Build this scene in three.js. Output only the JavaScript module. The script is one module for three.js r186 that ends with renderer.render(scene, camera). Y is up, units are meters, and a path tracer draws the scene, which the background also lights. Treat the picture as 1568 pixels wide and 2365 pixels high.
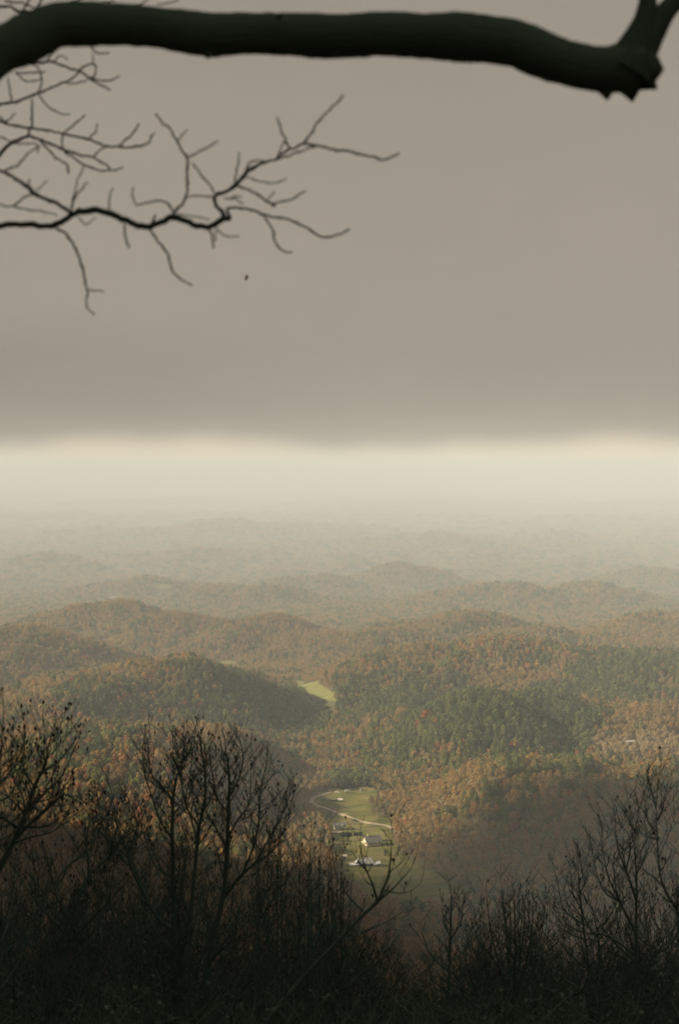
import * as THREE from 'three';
import { createNoise2D, createNoise3D } from 'simplex-noise';
import { mergeGeometries } from 'three/addons/utils/BufferGeometryUtils.js';

// ---------------------------------------------------------------- camera, sky, sun, exposure
const CAM_Y = 280;                                   // metres above the valley floor
const FOV = 39.6, FD = 1182.5 / Math.tan(THREE.MathUtils.degToRad(FOV / 2));   // focal length in units of a 1568 x 2365 frame
const PITCH = -Math.atan((1182.5 - 1081) / FD);
const scene = new THREE.Scene();
const camera = new THREE.PerspectiveCamera(FOV, 678 / 1024, 0.1, 130000);
camera.position.set(0, CAM_Y, 0);
camera.rotation.x = PITCH;
camera.focus = 900;
camera.userData.fStop = 2.4;
camera.updateMatrixWorld(true);

const SUN_EL = 27, SUN_AZ = -4, RAD = Math.PI / 180, SUN_DIR = new THREE.Vector3(-Math.cos(SUN_AZ * RAD), Math.tan(SUN_EL * RAD), -Math.sin(SUN_AZ * RAD)).normalize();
const sun = new THREE.DirectionalLight(new THREE.Color().setRGB(1, 0.835, 0.6), 5);
sun.name = 'sun';
sun.position.copy(SUN_DIR).multiplyScalar(4000).add(new THREE.Vector3(0, 0, -1200));
sun.target.position.set(0, 0, -1200);
sun.castShadow = true;
sun.shadow.radius = 3;
sun.shadow.mapSize.set(4096, 4096);
Object.assign(sun.shadow.camera, { left: -2500, right: 2500, top: 2500, bottom: -2500, near: 10, far: 9000 });
scene.add(sun, sun.target);
scene.fog = new THREE.FogExp2(new THREE.Color().setRGB(0.815, 0.92, 1), 0.00019);

const renderer = new THREE.WebGLRenderer({ antialias: true });
renderer.toneMapping = THREE.LinearToneMapping;
renderer.toneMappingExposure = 2.1;
renderer.shadowMap.enabled = true;

function mulberry(a) { return () => { a = (a + 0x6d2b79f5) | 0; let t = Math.imul(a ^ (a >>> 15), 1 | a); t = (t + Math.imul(t ^ (t >>> 7), 61 | t)) ^ t; return ((t ^ (t >>> 14)) >>> 0) / 4294967296; }; }
const n2 = createNoise2D(mulberry(11)), n2b = createNoise2D(mulberry(12)), n3 = createNoise3D(mulberry(13));
const { clamp, lerp, smoothstep } = THREE.MathUtils;
const fbm = (x, y, o = 4) => { let s = 0, a = 0.5; for (let i = 0; i < o; i++) { s += a * n2(x, y); x = x * 2.03 + 17.1; y = y * 2.03 - 5.3; a *= 0.5; } return s; };

{ // an even grey overcast with a pale gap above the horizon
  const W = 2048, H = 1024, data = new Float32Array(W * H * 4);
  for (let j = 0; j < H; j++) {
    const el = ((j + 0.5) / H - 0.5) * 180;
    for (let i = 0; i < W; i++) {
      const az = ((i + 0.5) / W - 0.5) * 2 * Math.PI, x = Math.cos(az), z = Math.sin(az);
      const soft = fbm(x * 1.6 + 3, z * 1.6 + el * 0.08, 4);
      const edge = 0.2 * n3(x * 4.5, z * 4.5, 4.2) + 0.09 * n3(x * 14, z * 14, 1.2);
      const gap = 1 - smoothstep(el, 0.15 + edge, 1.5 + edge * 2.2);
      const cloud = 0.03 * fbm(az * 6, el * 0.3, 4) + 0.03 * soft;
      const g = (0.84 + 0.16 * smoothstep(el, 1.5, 9) - 0.08 * smoothstep(el, 11, 24)) * (1 + cloud);
      const k = [lerp(0.157 * g, 0.455, gap), lerp(0.137 * g, 0.36, gap), lerp(0.114 * g, 0.255, gap)];
      for (let c = 0; c < 3; c++) data[(j * W + i) * 4 + c] = k[c];
      data[(j * W + i) * 4 + 3] = 1;
    }
  }
  const t = new THREE.DataTexture(data, W, H, THREE.RGBAFormat, THREE.FloatType);
  t.mapping = THREE.EquirectangularReflectionMapping;
  t.magFilter = THREE.LinearFilter;
  t.needsUpdate = true;
  scene.background = t; scene.environment = t;
}

// ---------------------------------------------------------------- helpers
const V = (x, y, z) => new THREE.Vector3(x, y, z);
const used = new Map();
function numbered(name) { const k = used.get(name) ?? 0; used.set(name, k + 1); return k ? name + '_' + String(k).padStart(3, '0') : name; }
function tag(o, label, category, group, kind) {
  if (label) o.userData.label = label;
  if (category) o.userData.category = category;
  if (group) o.userData.group = group;
  if (kind) o.userData.kind = kind;
  return o;
}
function shade(o) { o.traverse((m) => { if (m.isMesh) { m.castShadow = true; m.receiveShadow = true; } }); return o; }
function thing(name, label, category, group) { const g = new THREE.Group(); g.name = numbered(name); tag(g, label, category, group); scene.add(g); return g; }
function mesh(name, geo, mat, parent) { const m = new THREE.Mesh(geo, mat); m.name = parent === scene ? numbered(name) : name; m.castShadow = m.receiveShadow = true; if (parent) parent.add(m); return m; }
function mat(r, g, b, rough = 1, spec = 0.2, extra = {}) { return new THREE.MeshPhysicalMaterial({ color: new THREE.Color().setRGB(r, g, b), roughness: rough, specularIntensity: spec, ...extra }); }

const rotX = new THREE.Matrix4().makeRotationX(PITCH);
function rayDir(px, py) { return V((px - 784) / FD, (1182.5 - py) / FD, -1).applyMatrix4(rotX); }
function at(px, py, depth) { return rayDir(px, py).multiplyScalar(depth).add(V(0, CAM_Y, 0)); }     // where a thing of the photograph stands, at its own distance

class MB { // collects tubes and other pieces
  constructor() { this.p = []; this.n = []; this.i = []; this.uv = []; }
  tube(pts, rad, sides = 5, rough = 0, seed = 0) {
    const k = pts.length, base = this.p.length / 3, t = V(), a = V(), b = V(), ref = V(0.31, 0.2, 0.93).normalize();
    let along = 0;
    for (let j = 0; j < k; j++) {
      t.subVectors(pts[Math.min(k - 1, j + 1)], pts[Math.max(0, j - 1)]).normalize();
      a.crossVectors(t, Math.abs(t.dot(ref)) > 0.95 ? V(1, 0, 0) : ref).normalize(); b.crossVectors(t, a);
      if (j) along += pts[j].distanceTo(pts[j - 1]);
      for (let s = 0; s <= sides; s++) {
        const w = (s / sides) * 2 * Math.PI, c = Math.cos(w), d = Math.sin(w);
        const nx = a.x * c + b.x * d, ny = a.y * c + b.y * d, nz = a.z * c + b.z * d;
        let r = rad[j];
        if (rough) r *= 1 + rough * (n3(pts[j].x * 3.1 + c * 1.3 + seed, pts[j].y * 3.1 + d * 1.3, pts[j].z * 3.1) + 0.7 * n3(along * 16 + seed, c * 2.6, d * 2.6));
        this.p.push(pts[j].x + nx * r, pts[j].y + ny * r, pts[j].z + nz * r); this.n.push(nx, ny, nz); this.uv.push(s / sides, along);
      }
    }
    const q = sides + 1;
    for (let j = 0; j < k - 1; j++) for (let s = 0; s < sides; s++) { const A = base + j * q + s; this.i.push(A, A + 1, A + q, A + 1, A + q + 1, A + q); }
    return this;
  }
  tri(a, b, c) { // one small face with its own normal
    const n = V().subVectors(b, a).cross(V().subVectors(c, a)).normalize(), base = this.p.length / 3;
    for (const v of [a, b, c]) { this.p.push(v.x, v.y, v.z); this.n.push(n.x, n.y, n.z); this.uv.push(0, 0); }
    this.i.push(base, base + 1, base + 2);
    return this;
  }
  pod(p, dir, len, r) { // an upright seed cone, widest below the middle
    const tip = p.clone().addScaledVector(dir, len), m1 = p.clone().addScaledVector(dir, len * 0.16), m2 = p.clone().addScaledVector(dir, len * 0.5), m3 = p.clone().addScaledVector(dir, len * 0.8);
    return this.tube([p, m1, m2, m3, tip], [r * 0.2, r * 0.85, r, r * 0.6, r * 0.08], 5);
  }
  get empty() { return !this.i.length; }
  geo() {
    const g = new THREE.BufferGeometry();
    g.setAttribute('position', new THREE.Float32BufferAttribute(this.p, 3)); g.setAttribute('normal', new THREE.Float32BufferAttribute(this.n, 3)); g.setAttribute('uv', new THREE.Float32BufferAttribute(this.uv, 2));
    g.setIndex(this.i); return g;
  }
}
function smooth(pts, rad, step) { // a curve through the points
  const c = new THREE.CatmullRomCurve3(pts, false, 'centripetal'), n = Math.max(2, Math.ceil(c.getLength() / step)), P = [], R = [];
  for (let j = 0; j <= n; j++) { const t = j / n, f = t * (rad.length - 1), q = Math.min(rad.length - 2, Math.floor(f)); P.push(c.getPoint(t)); R.push(lerp(rad[q], rad[q + 1], f - q)); }
  return [P, R];
}

// ---------------------------------------------------------------- terrain
const lowland = (r) => -125 * smoothstep(r, 1700, 5600) - 45 * smoothstep(r, 5000, 13000);   // the land falls away from the mountains
// each hill: where its crest shows in the photograph, height, spread across and in depth, turn
const HILLS = [
  [330, 1668, 64, 75, 75, 0.1], [160, 1674, 58, 70, 70, 0], [455, 1678, 44, 46, 60, 0.2], [545, 1712, 20, 36, 50, 0], [250, 1800, 30, 90, 60, 0],
  [370, 1512, 72, 95, 110, 0], [520, 1532, 46, 66, 80, 0.2], [200, 1560, 56, 90, 100, 0], [640, 1586, 22, 44, 50, 0], [60, 1600, 50, 90, 100, 0],
  [1120, 1490, 64, 130, 110, 0], [1320, 1500, 62, 110, 100, -0.1], [1530, 1520, 60, 110, 110, 0], [930, 1520, 50, 100, 100, 0.2],
  [1060, 1597, 60, 75, 60, 0], [1240, 1625, 42, 60, 55, 0.2], [900, 1630, 34, 55, 55, 0], [1420, 1620, 44, 80, 60, 0], [1540, 1650, 42, 80, 70, 0],
  [1160, 1750, 46, 65, 62, 0.15], [1050, 1772, 38, 60, 58, 0], [1265, 1756, 45, 70, 60, 0], [1360, 1776, 43, 70, 64, 0], [1470, 1790, 42, 75, 66, 0], [1580, 1800, 42, 75, 66, 0], [1000, 1790, 36, 45, 50, 0], [1150, 1976, 32, 36, 36, 0], [1320, 1900, 40, 60, 60, 0], [1500, 1870, 46, 70, 80, 0], [1540, 1790, 34, 60, 60, 0],
  [1060, 1403, 64, 110, 120, -0.1], [1250, 1450, 42, 100, 90, -0.2], [900, 1440, 46, 100, 100, 0], [1540, 1412, 62, 120, 120, 0], [1400, 1490, 22, 80, 70, 0],
  [930, 1308, 70, 160, 150, 0], [1150, 1350, 52, 150, 130, -0.2], [720, 1330, 48, 150, 120, 0], [1350, 1345, 54, 150, 130, 0], [1540, 1310, 66, 170, 150, 0],
  [110, 1450, 62, 95, 100, 0], [0, 1470, 60, 110, 110, 0], [220, 1386, 66, 140, 120, 0], [420, 1420, 48, 100, 100, 0.2], [600, 1420, 52, 100, 100, 0.2], [760, 1450, 38, 80, 80, 0],
  [350, 1330, 54, 150, 110, 0], [560, 1345, 48, 130, 110, 0], [100, 1290, 64, 170, 130, 0], [500, 1280, 50, 170, 120, 0], [1000, 1250, 50, 180, 140, 0], [1300, 1240, 54, 180, 140, 0],
].map(([px, py, hh, sx, sz, turn]) => { let d = 1500; for (let k = 0; k < 40; k++) d = 0.5 * d + 0.5 * (CAM_Y - lowland(d) - hh - 9) * FD / (py - 1081); return [(px - 784) / FD * d, d, hh, d > 1850 ? sx * 0.92 : sx, d > 1850 ? sz * 0.62 : sz, turn]; });
const SHADE_SPUR = [[-15, -40], [-330, 280], [-522, 865]];     // crest of an added spur, out of view, that shades the foreground (x, distance)
function spur(x, d) {
  let best = 1e9, t = 0, steep = true;
  for (let k = 0; k < 2; k++) {
    const [ax, ad] = SHADE_SPUR[k], ux = SHADE_SPUR[k + 1][0] - ax, ud = SHADE_SPUR[k + 1][1] - ad, a = ((x - ax) * ux + (d - ad) * ud) / (ux * ux + ud * ud), c = clamp(a, 0, 1), px = ax + ux * c, pd = ad + ud * c, dist = Math.hypot(x - px, d - pd);
    if (dist < best) { best = dist; t = k ? 0.42 + 0.58 * c : 0.42 * c; steep = (x - px) * ud - (d - pd) * ux > 0 || (k && a > 1); }
  }
  const crest = 282 + 30 * smoothstep(t, 0, 0.085) + 23 * smoothstep(t, 0.06, 0.22) + 4 * Math.sin(t * 17);
  return crest - best * (steep ? 1.15 : 0.45) * smoothstep(best, 0, 26);
}
function height(x, z) {
  const d = -z;
  let h = 0;
  for (const [cx, cd, hh, sx, sz, turn] of HILLS) {
    const ex = x - cx, ed = d - cd; if (Math.abs(ex) > 4 * sx + 200 || Math.abs(ed) > 4 * sz + 200) continue;
    const c = Math.cos(turn), s = Math.sin(turn), u = (ex * c + ed * s) / sx, v = (-ex * s + ed * c) / sz;
    h += (hh * Math.exp(-0.5 * (u * u + v * v))) ** 5;
  }
  h = Math.pow(h, 0.2);
  h *= smoothstep(Math.min(Math.hypot((x - 10) / 40, (d - 1090) / 160), Math.hypot((x - 60) / 52, (d - 940) / 50)), 0.85, 3.1);
  const r = Math.hypot(x, d), rough = smoothstep(h, 3, 22);
  h += rough * (9 * n2(x / 210 + 4, d / 210) + 4.5 * n2(x / 85, d / 85 + 9)) + 1.2 * n2b(x / 160, d / 160);
  const far = smoothstep(r, 3400, 6000), side = smoothstep(Math.abs(x) / Math.max(d, 300), 0.3, 0.7);
  const roll = 26 * Math.max(0, n2b(x / 620 + 3, d / 430) + 0.25) + 16 * Math.abs(n2(x / 1500 + 7, d / 900)) + 8 * n2(x / 260, d / 200);
  h += Math.max(far, side * smoothstep(d, 600, 1200)) * roll;
  if (r > 5000) h += smoothstep(r, 5000, 9000) * 95 * Math.max(0, n2(x / 3600 + 1, d / 2300 + 2));
  h *= 1 - smoothstep(r, 14000, 30000) * 0.8;
  h += lowland(r);
  // the mountain that the camera stands on
  const e = d - 2;
  let m = e < 0 ? 278.3 + Math.min(0, e + 30) * 0.3 : e < 62 ? 278.3 - Math.min(e, 3) * 0.6 - Math.max(0, e - 3) * 0.5 : 278.3 - 1.8 - 29.5 - (e - 62) * 0.82;
  if (m < 60) m = 60 * Math.exp((m - 60) / 60);
  let sp = spur(x, d); if (sp < 60) sp = 60 * Math.exp((sp - 60) / 60);
  if (d < 1600 || r < 1700) { const mm = Math.max(m, sp) + (d > 6 ? 1 : 0) * smoothstep(r, 6, 60) * 1.5 * n2(x / 30, d / 30); h = h + Math.max(0, mm) * (1 - clamp(h / 320, 0, 0.5) * smoothstep(mm, 10, 100)); }
  return h;
}
function groundHit(px, py, from = 300) { // where the line of sight of a spot in the photograph meets the ground
  const u = rayDir(px, py); let prev = from;
  for (let d = from; d < 30000; d *= 1.004) {
    const p = u.clone().multiplyScalar(d).add(V(0, CAM_Y, 0));
    if (p.y < height(p.x, p.z)) { let a = prev, b = d; for (let k = 0; k < 24; k++) { const m = (a + b) / 2, q = u.clone().multiplyScalar(m).add(V(0, CAM_Y, 0)); q.y < height(q.x, q.z) ? (b = m) : (a = m); } const q = u.clone().multiplyScalar(b).add(V(0, CAM_Y, 0)); q.y = height(q.x, q.z); return q; }
    prev = d;
  }
  return u.multiplyScalar(20000).add(V(0, CAM_Y, 0));
}
{
  const ang = [], rad = [0.8];
  for (let a = -180; a < -24; a += 4) ang.push(a);
  for (let a = -24; a < 24; a += 0.16) ang.push(a);
  for (let a = 24; a <= 180.01; a += 4) ang.push(a);
  while (rad.at(-1) < 72000) { const r = rad.at(-1); rad.push(r * (r < 60 ? 1.09 : r < 600 ? 1.035 : r < 3800 ? 1.0105 : 1.03)); }
  const P = [], C = [], I = [], n = ang.length, c = new THREE.Color();
  for (const r of rad) for (const a of ang) {
    const x = r * Math.sin(a * Math.PI / 180), z = -r * Math.cos(a * Math.PI / 180), y = height(x, z);
    P.push(x, y, z);
    const f = fbm(x / 900, z / 900, 3), g = fbm(x / 140 + 9, z / 140, 3);
    c.setRGB(0.13, 0.1, 0.06).lerp(new THREE.Color().setRGB(0.08, 0.085, 0.04), clamp(0.35 + f + g * 0.6, 0, 1));
    C.push(c.r, c.g, c.b);
  }
  for (let i = 0; i < rad.length - 1; i++) for (let j = 0; j < n - 1; j++) { const a = i * n + j; I.push(a, a + n, a + 1, a + 1, a + n, a + n + 1); }
  const g = new THREE.BufferGeometry();
  g.setAttribute('position', new THREE.Float32BufferAttribute(P, 3)); g.setAttribute('color', new THREE.Float32BufferAttribute(C, 3));
  g.setIndex(I); g.computeVertexNormals();
  const m = mesh('hills', g, mat(1, 1, 1, 1, 0.1, { vertexColors: true, side: THREE.DoubleSide }), scene);
  tag(m, 'rolling wooded hills and valley floor running to the hazy horizon', 'hills', null, 'structure');
}

// ---------------------------------------------------------------- fields and lane
const rnd = mulberry(77), R = (a, b) => a + (b - a) * rnd();
const poly = (list, from) => list.map(([x, y]) => { const p = groundHit(x, y, from); return [p.x, p.z]; });
function inside(pl, x, z) { let c = false; for (let i = 0, j = pl.length - 1; i < pl.length; j = i++) { const [xi, zi] = pl[i], [xj, zj] = pl[j]; if (zi > z !== zj > z && x < ((xj - xi) * (z - zi)) / (zj - zi) + xi) c = !c; } return c; }
const PASTURE = poly([[716, 1848], [728, 1834], [760, 1824], [800, 1822], [845, 1818], [872, 1826], [880, 1850], [884, 1880], [905, 1900], [912, 1950], [934, 1978], [962, 2000], [1010, 2022], [1060, 2046], [1112, 2060], [1085, 2085], [1010, 2105], [930, 2110], [850, 2090], [800, 2050], [778, 2010], [768, 1965], [752, 1915], [728, 1880]]);
const FIELDS = [
  ['green_field', 'bright green field showing beyond the left middle hill', poly([[664, 1568], [700, 1574], [740, 1585], [773, 1602], [777, 1621], [748, 1617], [714, 1605], [686, 1589]])],
  ['green_field', 'small green clearing on the right shoulder of the left middle hill', poly([[492, 1526], [545, 1528], [548, 1535], [505, 1533]])],
  ['green_field', 'pale yellowish field in the hazy left distance', poly([[344, 1352], [372, 1348], [398, 1352], [396, 1360], [366, 1362]])],
  ['green_field', 'thin pale green strip at the foot of the shaded far right hill', poly([[1308, 1465], [1344, 1467], [1346, 1472], [1322, 1473]])],
];
function draped(name, pl, cell, lift, color, parent) {
  const xs = pl.map((p) => p[0]), zs = pl.map((p) => p[1]), x0 = Math.min(...xs), z0 = Math.min(...zs), nx = Math.ceil((Math.max(...xs) - x0) / cell) + 1, nz = Math.ceil((Math.max(...zs) - z0) / cell) + 1;
  const P = [], C = [], I = [], id = new Map();
  const vert = (i, j) => { const k = i * 9999 + j; if (!id.has(k)) { const x = x0 + i * cell, z = z0 + j * cell; id.set(k, P.length / 3); P.push(x, height(x, z) + lift, z); C.push(...color(x, z)); } return id.get(k); };
  for (let i = 0; i < nx; i++) for (let j = 0; j < nz; j++) if (inside(pl, x0 + (i + 0.5) * cell, z0 + (j + 0.5) * cell)) { const a = vert(i, j), b = vert(i, j + 1), c = vert(i + 1, j), d = vert(i + 1, j + 1); I.push(a, b, c, c, b, d); }
  const g = new THREE.BufferGeometry();
  g.setAttribute('position', new THREE.Float32BufferAttribute(P, 3)); g.setAttribute('color', new THREE.Float32BufferAttribute(C, 3)); g.setIndex(I); g.computeVertexNormals();
  return mesh(name, g, mat(1, 1, 1, 1, 0.1, { vertexColors: true, side: THREE.DoubleSide }), parent);
}
const grass = (x, z) => { const f = fbm(x / 40, z / 16, 4), g = n2(x / 7, z / 4) * 0.16 + 0.09 * Math.sin(z / 2.2 + x * 0.12), t = clamp(0.5 + 1.1 * f + g, 0, 1), worn = smoothstep(fbm(x / 22 + 50, z / 12 + 3, 3), 0.12, 0.45); return [lerp(lerp(0.085, 0.14, t), 0.17, worn), lerp(lerp(0.10, 0.13, t) * (1 + g), 0.13, worn), lerp(lerp(0.024, 0.034, t), 0.07, worn)]; };
tag(draped('pasture', PASTURE, 2.5, 0.3, grass, scene), 'mown green pasture in the valley around the houses', 'pasture', null, 'structure');
for (const [name, label, pl] of FIELDS) tag(draped(name, pl, 3, 0.5, (x, z) => { const t = 0.85 + 0.3 * fbm(x / 18, z / 9, 3); return [0.2 * t, 0.205 * t, 0.075 * t]; }, scene), label, 'field', null, 'structure');
const C7 = (cx, cy) => [(880 + cx * 0.2551) * 0.75566, (2330 + cy * 0.2551) * 0.75566];      // a spot read off an enlargement of the village
function ribbon(name, pts, width, lift, color, label, category) {
  const raw = pts.map(([x, y]) => groundHit(...C7(x, y))), [P] = smooth(raw, [1, 1], 3), pos = [], col = [], idx = [];
  P.forEach((p, i) => {
    const t = V().subVectors(P[Math.min(i + 1, P.length - 1)], P[Math.max(0, i - 1)]).setY(0).normalize(), s = V(-t.z, 0, t.x), w = width * (0.5 + 0.08 * n2(i / 3, 2));
    for (const k of [-1, 0, 1]) { const q = p.clone().addScaledVector(s, k * w); pos.push(q.x, height(q.x, q.z) + lift, q.z); const v = 0.9 + 0.2 * n2(q.x / 3, q.z / 3) - (k ? 0 : 0.12); col.push(color[0] * v, color[1] * v, color[2] * v); }
    if (i) for (const k of [0, 1]) { const a = (i - 1) * 3 + k; idx.push(a, a + 3, a + 1, a + 1, a + 3, a + 4); }
  });
  const g = new THREE.BufferGeometry();
  g.setAttribute('position', new THREE.Float32BufferAttribute(pos, 3)); g.setAttribute('color', new THREE.Float32BufferAttribute(col, 3)); g.setIndex(idx); g.computeVertexNormals();
  tag(mesh(name, g, mat(1, 1, 1, 1, 0.1, { vertexColors: true, side: THREE.DoubleSide }), scene), label, category, null, 'structure');
  return P;
}
const LANE = ribbon('gravel_lane', [[520, 348], [440, 388], [330, 418], [288, 455], [290, 487], [345, 517], [440, 550], [520, 580], [640, 630], [760, 672], [880, 715], [980, 735], [1100, 752], [1180, 765], [1240, 797]], 3.6, 0.5, [0.42, 0.35, 0.26], 'pale gravel lane curving across the pasture above the houses', 'lane');

// ---------------------------------------------------------------- far and middle woods
function tuft(mb, c, size, rr, out) { // a leaf clump: two or three leaning faces
  const k = 2;
  for (let q = 0; q < k; q++) {
    const o = out ? out.clone().normalize().multiplyScalar(0.75).add(V(rr() - 0.5, rr() - 0.4, rr() - 0.5).multiplyScalar(1.3)).normalize() : V(rr() - 0.5, rr() - 0.5, rr() - 0.5).normalize();
    const a = V(rr() - 0.5, rr() - 0.5, rr() - 0.5).cross(o).normalize(), b = V().crossVectors(o, a);
    mb.tri(c.clone().addScaledVector(a, size * 0.6), c.clone().addScaledVector(b, size * 0.55).addScaledVector(a, -size * 0.4), c.clone().addScaledVector(b, -size * 0.55).addScaledVector(a, -size * 0.35));
  }
}
function leafyGeo(seed, n = 130) { // about 10 m tall, crown 6.4 m wide
  const rr = mulberry(seed), mb = new MB();
  mb.tube([V(0, -1.5, 0), V(0, 3, 0), V(0.2, 7, 0.1)], [0.26, 0.18, 0.06], 4);
  const lobes = []; for (let i = 0; i < 9; i++) { const w = rr() * 6.28, q = Math.sqrt(rr()) * 1.9; lobes.push([V(Math.cos(w) * q, 4.4 + rr() * 4.2 - q * 0.5, Math.sin(w) * q), 1.1 + rr() * 0.8]); }
  for (let i = 0; i < n; i++) { const [c, r] = lobes[i % 9], v = V(rr() - 0.5, rr() - 0.35, rr() - 0.5).normalize().multiplyScalar(r * (0.6 + rr() * 0.5)); tuft(mb, c.clone().add(v), 0.85 + rr() * 0.5, rr, v.clone().add(V(c.x, (c.y - 6) * 0.5, c.z).multiplyScalar(0.5))); }
  return mb.geo();
}
function pineGeo(seed) { // about 10.5 m tall, rounded crown 5.4 m wide
  const rr = mulberry(seed), mb = new MB();
  mb.tube([V(0, -1.5, 0), V(0, 6, 0), V(0.1, 9.8, 0)], [0.24, 0.16, 0.04], 4);
  for (let i = 0; i < 150; i++) { const t = rr(), y = 2.4 + t * 7.8, r = 2.7 * Math.sqrt(Math.max(0.02, 1 - ((t - 0.35) / 0.68) ** 2)) * (0.6 + 0.5 * rr()), w = rr() * 6.28; tuft(mb, V(Math.cos(w) * r, y - r * 0.15, Math.sin(w) * r), 0.75 + rr() * 0.5, rr, V(Math.cos(w) * r, (y - 5.5) * 0.8 + 0.5, Math.sin(w) * r)); }
  return mb.geo();
}
function bareGeo(seed, n = 110) { // about 10 m tall: trunk, branches fanning out to a rounded crown, fine tips
  const rr = mulberry(seed), mb = new MB();
  mb.tube([V(0, -1.5, 0), V(0.1, 4, 0), V(-0.1, 8, 0.1)], [0.22, 0.15, 0.03], 4);
  for (let i = 0; i < n; i++) {
    const w = rr() * 6.28, u = rr() * 1.35 - 0.35, q = Math.sqrt(Math.max(0, 1 - u * u)), e = 0.75 + 0.3 * rr();
    const b = V(Math.cos(w) * q * 2.9 * e, 5.6 + u * 4.2 * e, Math.sin(w) * q * 2.9 * e), a = V(b.x * 0.35, 3.0 + (b.y - 3) * 0.55 - 0.4, b.z * 0.35), m = a.clone().lerp(b, 0.35 + 0.2 * rr());
    const s = V(rr() - 0.5, (rr() - 0.5) * 0.3, rr() - 0.5).normalize().multiplyScalar(0.1 + 0.1 * rr());
    mb.tri(m.clone().add(s), m.clone().sub(s), b);
    if (i < 90) tuft(mb, b.clone().multiply(V(0.94, 0.985, 0.94)), 0.5 + rr() * 0.5, rr, V(b.x, b.y - 5, b.z));
  }
  return mb.geo();
}
const white = () => mat(1, 1, 1, 1, 0.12, { side: THREE.DoubleSide, transmission: 0.4, thickness: 0 });
const woods = { bare: [], leafy: [], pine: [] }, farWoods = { bare: [], leafy: [], pine: [] }, shadeWoods = { bare: [], leafy: [], pine: [] };
const near = (x, d, cx, cd, sx, sd) => Math.exp(-0.5 * (((x - cx) / sx) ** 2 + ((d - cd) / sd) ** 2));
const KEEP_CLEAR = []; // small footprints (x, z, radius) that stay free of trees; filled by the village below
const clearOf = (x, z) => !inside(PASTURE, x, z) && !FIELDS.some((f) => [0, 12, 24, 36].some((k) => inside(f[2], x * (1 - k / z), z - k))) && !LANE.some((p) => Math.hypot(p.x - x, p.z - z) < 4) && !KEEP_CLEAR.some(([a, b, r]) => Math.hypot(a - x, b - z) < r);
const PINE_EDGE = poly([[768, 1796], [850, 1790], [852, 1818], [800, 1822], [768, 1824]]);
const PALE = poly([[1370, 1712], [1568, 1700], [1600, 1740], [1568, 1752], [1370, 1762]]);
const spots = (list) => list.map(([px, py, sx, sd, w]) => { const p = groundHit(px, py, 600); return [p.x, -p.z, sx, sd, w]; });
const PINES = spots([[930, 1630, 45, 45, 1.1], [1040, 1625, 50, 45, 1.1], [1150, 1620, 50, 45, 1.0], [1245, 1640, 40, 45, 0.9], [1060, 1665, 70, 25, 0.5], [600, 1605, 45, 50, 0.7], [680, 1625, 35, 45, 0.6], [240, 1610, 45, 50, 0.5], [520, 1650, 60, 40, 0.5], [1300, 1810, 40, 30, 0.3], [1450, 1815, 60, 40, 0.4], [1400, 1540, 60, 60, 0.5], [1500, 1545, 60, 60, 0.5], [200, 1720, 40, 40, 0.45], [1290, 2080, 60, 40, 0.4]]);
const FALLS = spots([[430, 1668, 50, 18, 0.7], [120, 1668, 45, 18, 0.7], [300, 1715, 60, 40, 0.4], [350, 1800, 70, 40, 0.4], [1080, 1748, 26, 12, 0.8], [1190, 1748, 40, 12, 0.8], [1290, 1768, 30, 14, 0.7], [1200, 1497, 90, 18, 0.6], [1340, 1503, 60, 18, 0.6], [300, 1540, 120, 50, 0.25], [1180, 1965, 35, 14, 0.5], [1400, 2080, 80, 40, 0.3], [1530, 1760, 40, 20, 0.3]]);
function species(x, d, y) {
  const z = -d, a = fbm(x / 130 + 2, d / 130, 3), b = fbm(x / 60 + 20, d / 60 + 8, 3), sum = (l) => l.reduce((s, [cx, cd, sx, sd, w]) => s + w * near(x, d, cx, cd, sx, sd), 0);
  let pine = 0.10 + 0.4 * a + sum(PINES), fall = 0.11 + 0.45 * b + sum(FALLS);
  fall *= 1 - 0.55 * smoothstep(d, 1700, 2600); pine += 0.12 * smoothstep(d, 1900, 2600);
  fall += 0.12 * near(x, d, 180, 960, 130, 130); pine -= 0.1 * near(x, d, 180, 960, 130, 130);   // few evergreens in the near right wood
  if (inside(PINE_EDGE, x, z)) { pine = 1.2; fall = 0; }
  if (inside(PALE, x, z)) return ['bare', 'pale'];
  const q = clamp(0.5 + 0.62 * (rnd() - 0.5) + 0.9 * fbm(x / 34 + 70, d / 34 - 9, 2), 0, 1);
  if (q < pine) return ['pine'];
  if (q < pine + fall * (1 - clamp(pine, 0, 0.8))) return ['leafy'];
  return ['bare'];
}
function tint(kind, sort) {
  const v = R(1.15, 1.55);
  if (kind === 'pine') { const t = rnd(); return [lerp(0.07, 0.185, t * t) * v, lerp(0.092, 0.195, t * t) * v, lerp(0.038, 0.06, t) * v]; }
  if (kind === 'leafy') {
    const q = rnd();
    if (q < 0.24) return [0.30 * v, 0.155 * v, 0.055 * v];
    if (q < 0.30) return [0.31 * v, 0.13 * v, 0.06 * v];
    if (q < 0.58) return [0.31 * v, 0.205 * v, 0.07 * v];
    if (q < 0.80) return [0.22 * v, 0.195 * v, 0.068 * v];
    return [0.165 * v, 0.175 * v, 0.06 * v];
  }
  if (sort === 'pale') return [0.31 * v, 0.245 * v, 0.14 * v];
  const t = rnd(); return [lerp(0.225, 0.30, t) * v, lerp(0.175, 0.20, t) * v, lerp(0.078, 0.088, t) * v];
}
function plant(kind, x, z, s, wide, color, sink = 0.4, into = woods) {
  into[kind].push([x, height(x, z) - sink, z, s * wide, s, rnd() * 6.28, color]);
}
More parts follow.
